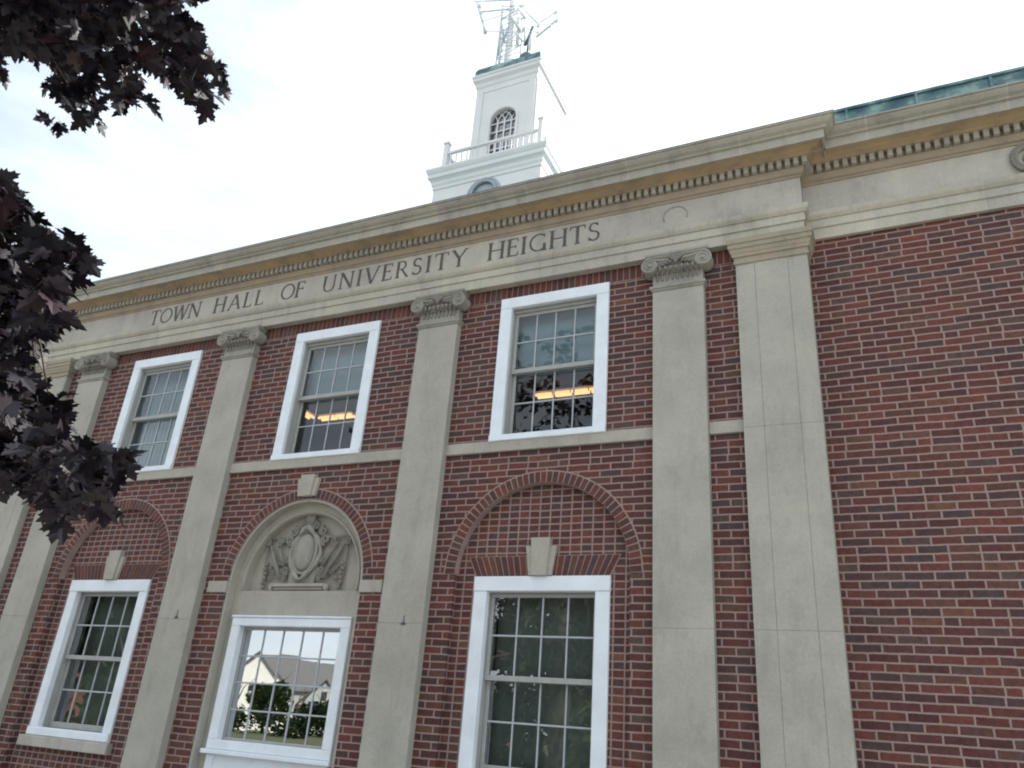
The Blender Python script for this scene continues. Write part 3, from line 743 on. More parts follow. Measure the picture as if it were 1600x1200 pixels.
for a in range(-75, 76, 25):
    rt = Matrix.Rotation(R(a), 3, 'Y'); d = rt @ Vector((0,0,1))
    m_.ell(Vector((cx, yT-0.055, 3.52))+d*0.055, (0.015,0.028,0.055), 8, 6, rt)
m_.ell((cx,yT-0.08,3.53), (0.04,0.03,0.035), 10, 8); m_.prism([(cx-0.05,3.60),(cx+0.05,3.60),(cx+0.065,3.685),(cx-0.065,3.685)], yT-0.06, yT)
m_.build('shell_crest', CARVED, cr)
m_ = MB(); m_.bbox(cx-0.36, cx+0.36, yT-0.10, yT, 2.885, 2.92, 0.006); m_.bbox(cx-0.33, cx+0.33, yT-0.075, yT, 2.855, 2.884, 0.006)
for s in (-1, 1): m_.ell((cx+s*0.37,yT-0.06,2.88), (0.03,0.04,0.045), 8, 6)
m_.build('ledge', STONE, cr)

# central window
w = empty('window', (0,0,0), hall)
m_ = MB(); x0, x1, z0, z1 = -0.785, 0.785, 1.200, 2.572; y = 0.075
m_.bbox(x0-0.012, x1+0.012, y-0.012, 0.16, z1-0.022, z1, 0.006)
m_.bbox(x0, x1, y, 0.16, z1-0.110, z1-0.023, 0.006)
m_.bbox(x0, x0+0.118, y+0.001, 0.16, z0+0.135, z1-0.110, 0.006); m_.bbox(x1-0.118, x1, y+0.001, 0.16, z0+0.135, z1-0.110, 0.006)
m_.bbox(x0, x1, y, 0.16, z0+0.045, z0+0.135, 0.006); m_.bbox(x0-0.025, x1+0.025, y-0.045, 0.16, z0, z0+0.044, 0.008)
m_.build('casing', WHITE, w)
m_ = MB(); ring_boxes(m_, -0.699, 0.699, 1.30, 2.499, 0.03, 0.161, 0.28, 0.03, 0.03); m_.build('jamb_liner', SASH, w)
sash(w, 0, -0.668, 0.668, 1.331, 2.466, 0.165, 5, 4, GLASSR, 0.030, 0.020)
m_ = MB(); m_.box(-0.76, 0.76, 0.10, 0.15, 0.1, 1.199)
for a in (-0.55, 0.0): m_.bbox(a+0.03, a+0.52, 0.085, 0.11, 0.25, 1.08, 0.012)
m_.bbox(-0.76, -0.66, 0.08, 0.12, 0.1, 1.199); m_.bbox(0.66, 0.76, 0.08, 0.12, 0.1, 1.199)
m_.build('panelled_apron', WHITE, w)
# anchor stains and old bolt on pilasters
for x, z in ((1.52,2.50),(-1.44,2.52)):
    m_ = MB(); m_.ell((x, YB-0.004, z), (0.020,0.012,0.012), 8, 6); m_.tube([(x,YB-0.004,z),(x+0.004,YB-0.006,z+0.07)], 0.004, 5); m_.tube([(x-0.025,YB-0.004,z-0.012),(x+0.025,YB-0.004,z-0.012)], 0.006, 5)
    m_.build('old_anchor', DMETAL, hall)
# interior: two dim floors
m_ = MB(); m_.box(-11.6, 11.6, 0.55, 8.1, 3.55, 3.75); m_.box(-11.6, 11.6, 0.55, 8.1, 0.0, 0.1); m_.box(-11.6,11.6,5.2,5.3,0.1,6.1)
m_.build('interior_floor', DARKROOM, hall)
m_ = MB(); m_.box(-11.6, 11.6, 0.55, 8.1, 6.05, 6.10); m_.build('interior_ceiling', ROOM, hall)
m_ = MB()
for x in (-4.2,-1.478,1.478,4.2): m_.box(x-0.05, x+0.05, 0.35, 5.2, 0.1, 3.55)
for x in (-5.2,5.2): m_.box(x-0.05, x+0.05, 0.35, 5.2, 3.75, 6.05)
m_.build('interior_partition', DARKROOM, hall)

# ceiling lights of the upper rooms
def ceiling_light(x0, x1, y, label, turn=False, louvre=True):
    r = empty('ceiling_light', ((x0+x1)/2, y, 5.98)); hw = (x1-x0)/2
    m_ = MB(); m_.box(-hw, hw, -0.10, 0.10, 0.03, 0.07); m_.build('housing', METAL, r)
    m_ = MB()
    n = max(1, round(2*hw/0.30))
    for i in range(n):
        a = -hw+2*hw*(i+0.06)/n; b_ = -hw+2*hw*(i+0.94)/n
        m_.tube([(a,-0.045,0.0),(b_,-0.045,0.0)], 0.022, 8); m_.tube([(a,0.045,0.0),(b_,0.045,0.0)], 0.022, 8)
    m_.build('tube', LIT, r)
    if louvre:
        m_ = MB()
        for i in range(int(2*hw/0.06)): m_.box(-hw+0.06*i, -hw+0.06*i+0.006, 0.10, 0.24, -0.03, 0.028)
        m_.build('louvre', METAL, r)
    if turn: r.rotation_euler.z = PI/2
    tag(r, label, 'ceiling light', 'ceiling lights in the upper rooms'); return r
ceiling_light(1.55, 2.62, 2.55, 'long warm ceiling light seen through the right-hand upper window')
ceiling_light(-2.20, -1.53, 2.50, 'warm ceiling light running along the room in the middle upper window', louvre=False)
ceiling_light(-2.58, -2.02, 2.16, 'short warm ceiling light turned inward in the middle upper window', turn=True, louvre=False)

# ---------------------------------------------------------------- cupola
cu = empty('cupola', (0, 4.22, 7.2), hall)
CX, CY = 0.0, 4.22
def cup(mb): mb.v = [(a, b-4.22, c-7.2) for a, b, c in mb.v]; return mb
m_ = MB(); m_.sq(CX, CY, [(1.22,7.6),(1.22,8.4),(1.085,8.5),(1.085,10.76)]); cup(m_).build('lower_stage', TOWERW, cu)
m_ = MB(); m_.sq(CX, CY, [(1.05,10.70),(1.10,10.70),(1.105,10.76),(1.125,10.80),(1.13,10.86),(1.15,10.89),(1.185,10.92),(1.185,11.0),(1.20,11.02),(1.225,11.08),(1.225,11.12),(0.9,11.15)]); cup(m_).build('lower_cornice', TOWERW, cu)
# round louvred opening
m_ = MB(); cz0 = 10.36; y0 = CY-1.09
for rr, dd in ((0.30,0.05),(0.245,0.065)):
    m_.tube([(rr*math.cos(2*PI*i/36), y0-dd+0.03, cz0+rr*math.sin(2*PI*i/36)) for i in range(37)], 0.035, 6)
cup(m_).build('round_opening_frame', METAL, cu)
m_ = MB(); m_.prism([(0.24*math.cos(2*PI*i/30), cz0+0.24*math.sin(2*PI*i/30)) for i in range(30)], y0-0.006, y0+0.004); cup(m_).build('round_opening', METAL, cu)
# upper stage
uh = 0.655
m_ = MB(); zb, zt = 11.1, 13.42
front = arch(0.0, 0.30, 11.60, 12.46, 20)
for ang in range(4):
    t_ = MB(); wall_sheet(t_, -uh, uh, zb, zt, -uh, [front] if ang % 2 == 0 else [], 0.12)
    for s in (-1, 1):      # corner pilasters
        a, b_ = sorted((s*uh*0.98, s*(uh-0.15))); t_.box(a, b_, -uh-0.022, -uh+0.02, 11.14, 13.30)
    if ang % 2 == 0: t_.tube([(x_,-uh-0.012,z_) for x_, z_ in front[1:]+front[:1]], 0.028, 6)
    Rm = Matrix.Rotation(ang*PI/2, 3, 'Z')
    m_.add([Rm @ Vector(v)+Vector((CX,CY,0)) for v in t_.v], t_.f)
cup(m_).build('upper_stage', TOWERW, cu)
m_ = MB(); g = MB()
for ang in (0, 2):
    t_ = MB(); yy = -uh+0.07
    for i in range(1, 4): t_.box(-0.30+0.15*i-0.014, -0.30+0.15*i+0.014, yy-0.012, yy+0.012, 11.60, 12.50)
    for z in (11.82,12.04,12.25,12.46): t_.box(-0.30, 0.30, yy-0.011, yy+0.011, z-0.013, z+0.013)
    for i in range(5):     # interlaced pointed arcs in the head
        xc = -0.30+0.15*i
        for s in (-1, 1):
            pts = []
            for k_ in range(9):
                a = R(10*k_); px = xc+s*0.30*(1-math.cos(a)); pz = 12.46+0.30*math.sin(a)
                if abs(px) <= 0.295 and px*px+(pz-12.46)**2 < 0.30**2: pts.append((px, yy, pz))
            if len(pts) > 1: t_.tube(pts, 0.013, 5)
    Rm = Matrix.Rotation(ang*PI/2, 3, 'Z')
    m_.add([Rm @ Vector(v)+Vector((CX,CY,0)) for v in t_.v], t_.f)
    q = MB(); wall = [(x_,yy+0.02,z_) for x_, z_ in front]; q.add(wall, [tuple(t) for t in tessellate_polygon([[Vector((a,c_,0)) for a,_,c_ in wall]])])
    g.add([Rm @ Vector(v)+Vector((CX,CY,0)) for v in q.v], q.f)
cup(m_).build('tracery', TOWERW, cu); cup(g).build('arched_pane', glass_mat('cupola_glass', 0.15, (0.40,0.52,0.80)), cu, False)
m_ = MB(); m_.sq(CX, CY, [(0.62,13.30),(0.665,13.30),(0.67,13.42),(0.69,13.46),(0.70,13.54),(0.745,13.60),(0.745,13.66),(0.765,13.69),(0.765,13.73),(0.6,13.76)]); cup(m_).build('upper_cornice', TOWERW, cu)
m_ = MB(); m_.sq(CX, CY, [(0.72,13.735),(0.725,13.80),(0.72,13.88),(0.69,13.97),(0.62,14.05),(0.48,14.12),(0.30,14.17),(0.1,14.19)]); cup(m_).build('copper_roof', COPPER, cu)
# balustrade
m_ = MB(); bh = 0.98
for ang in range(4):
    t_ = MB()
    t_.box(-bh, bh, -bh-0.03, -bh+0.03, 11.60, 11.65); t_.box(-bh, bh, -bh-0.025, -bh+0.025, 11.20, 11.235)
    for i in range(1, 17):
        x = -bh+2*bh*i/17; t_.box(x-0.010, x+0.010, -bh-0.010, -bh+0.010, 11.235, 11.60)
    t_.box(-bh-0.045, -bh+0.045, -bh-0.045, -bh+0.045, 11.12, 11.84); t_.box(-bh-0.06, -bh+0.06, -bh-0.06, -bh+0.06, 11.84, 11.88)
    Rm = Matrix.Rotation(ang*PI/2, 3, 'Z')
    m_.add([Rm @ Vector(v)+Vector((CX,CY,0)) for v in t_.v], t_.f)
cup(m_).build('balustrade', TOWERW, cu)

# ---------------------------------------------------------------- antenna mast on the cupola
an = empty('antenna_mast', (0.0, 4.22, 14.06))
tag(an, 'pale antenna mast with folded aerial arms on top of the cupola roof', 'antenna')
m_ = MB(); m_.tube([(-0.34,0,0.05),(-0.34,0,0.5),(-0.35,0,0.52),(-0.39,0,4.4)], [0.17,0.16,0.125,0.11], 16); m_.build('mast', TOWERW, an)
m_ = MB(); m_.ell((0.30,-0.50,0.02), (0.15,0.14,0.16), 14, 10); m_.tube([(0.30,-0.5,0.1),(0.33,-0.5,0.75)], 0.022, 6); m_.tube([(0.22,-0.45,0.5),(0.40,-0.5,0.9)], 0.03, 6); m_.build('junction_dome', DMETAL, an)
def aerial(lines, ticks=(), mt=None):
    """lines: (x, y, z, x, y, z, radius) in metres from the roof top"""
    m_ = MB()
    for a in lines: m_.tube([a[:3], a[3:6]], a[6], 6)
    for x, y, z, r_ in ticks: m_.ell((x,y,z), (r_,r_,r_*1.5), 8, 6)
    m_.build('aerial', mt or AERIAL, an)
aerial([(-1.42,-0.1,3.15,-0.98,-0.1,1.72,0.035),(-1.36,-0.1,2.85,-0.45,0,2.62,0.020),(-1.14,-0.1,2.42,-0.45,0,2.34,0.022),(-1.05,-0.1,2.0,-0.99,-0.1,1.70,0.045)], [(-1.22,-0.1,2.62,0.06),(-1.16,-0.1,2.38,0.05)])
aerial([(-0.74,0.2,2.10,-0.66,0.2,1.66,0.035),(-0.66,0.2,1.72,-0.76,0.2,1.25,0.040),(-0.76,0.2,1.30,-0.84,0.2,0.72,0.014),(-0.72,0.2,1.8,-0.4,0,1.5,0.015)], [(-0.68,0.2,1.66,0.065),(-0.73,0.2,1.42,0.07)], plain('dark_metal', (0.34,0.43,0.50), 0.5, 0.1, 8))
aerial([(-0.36,0,2.55,0.21,0.1,1.70,0.022),(0.21,0.1,1.72,0.22,0.1,1.36,0.016),(0.18,0.1,1.32,0.66,0.1,1.66,0.028),(0.66,0.1,1.60,0.62,0.1,2.02,0.014),(0.22,0.1,1.72,0.60,0.1,1.90,0.012)], [(0.21,0.1,1.66,0.05),(0.63,0.1,1.62,0.035),(0.50,0.1,1.53,0.035),(0.60,0.1,1.90,0.035)])
aerial([(-0.16,-0.2,2.0,0.03,-0.2,1.62,0.030),(-0.30,-0.1,2.2,-0.30,-0.1,1.0,0.026),(-0.22,-0.15,1.35,0.02,-0.2,0.95,0.020),(-0.50,0,1.72,-0.55,0,1.4,0.026)], [(-0.10,-0.2,1.15,0.05),(0.02,-0.2,1.3,0.045)])
aerial([(-0.34,-0.15,1.9,-0.05,-0.25,1.25,0.035),(-0.12,-0.2,1.7,-0.10,-0.2,0.9,0.03),(0.05,-0.2,1.5,0.07,-0.2,0.8,0.025),(-0.55,-0.1,1.3,-0.55,-0.1,0.4,0.028),(-0.62,-0.1,2.3,-0.58,-0.1,1.0,0.022),(-0.02,0.2,2.4,0.0,0.2,1.1,0.022)], (), TOWERW)
zig = []
for i in range(9):          # lattice bracing between the aerials and the mast
    z_ = 0.55+0.20*i; a, b_ = (-0.62, -0.05) if i % 2 else (-0.05, -0.62)
    zig.append((a,-0.12,z_,b_,-0.12,z_+0.20,0.012)); zig.append((-0.62,-0.12,z_,-0.05,-0.12,z_,0.010))
zig += [(-0.62,-0.12,0.5,-0.62,-0.12,2.4,0.014),(-0.05,-0.12,0.4,-0.05,-0.12,2.4,0.014),(-0.98,-0.1,1.75,-0.62,-0.1,1.6,0.012),(-0.05,-0.1,1.5,0.2,0.1,1.45,0.012),(-1.1,-0.1,2.1,-0.62,-0.1,2.1,0.012)]
aerial(zig)
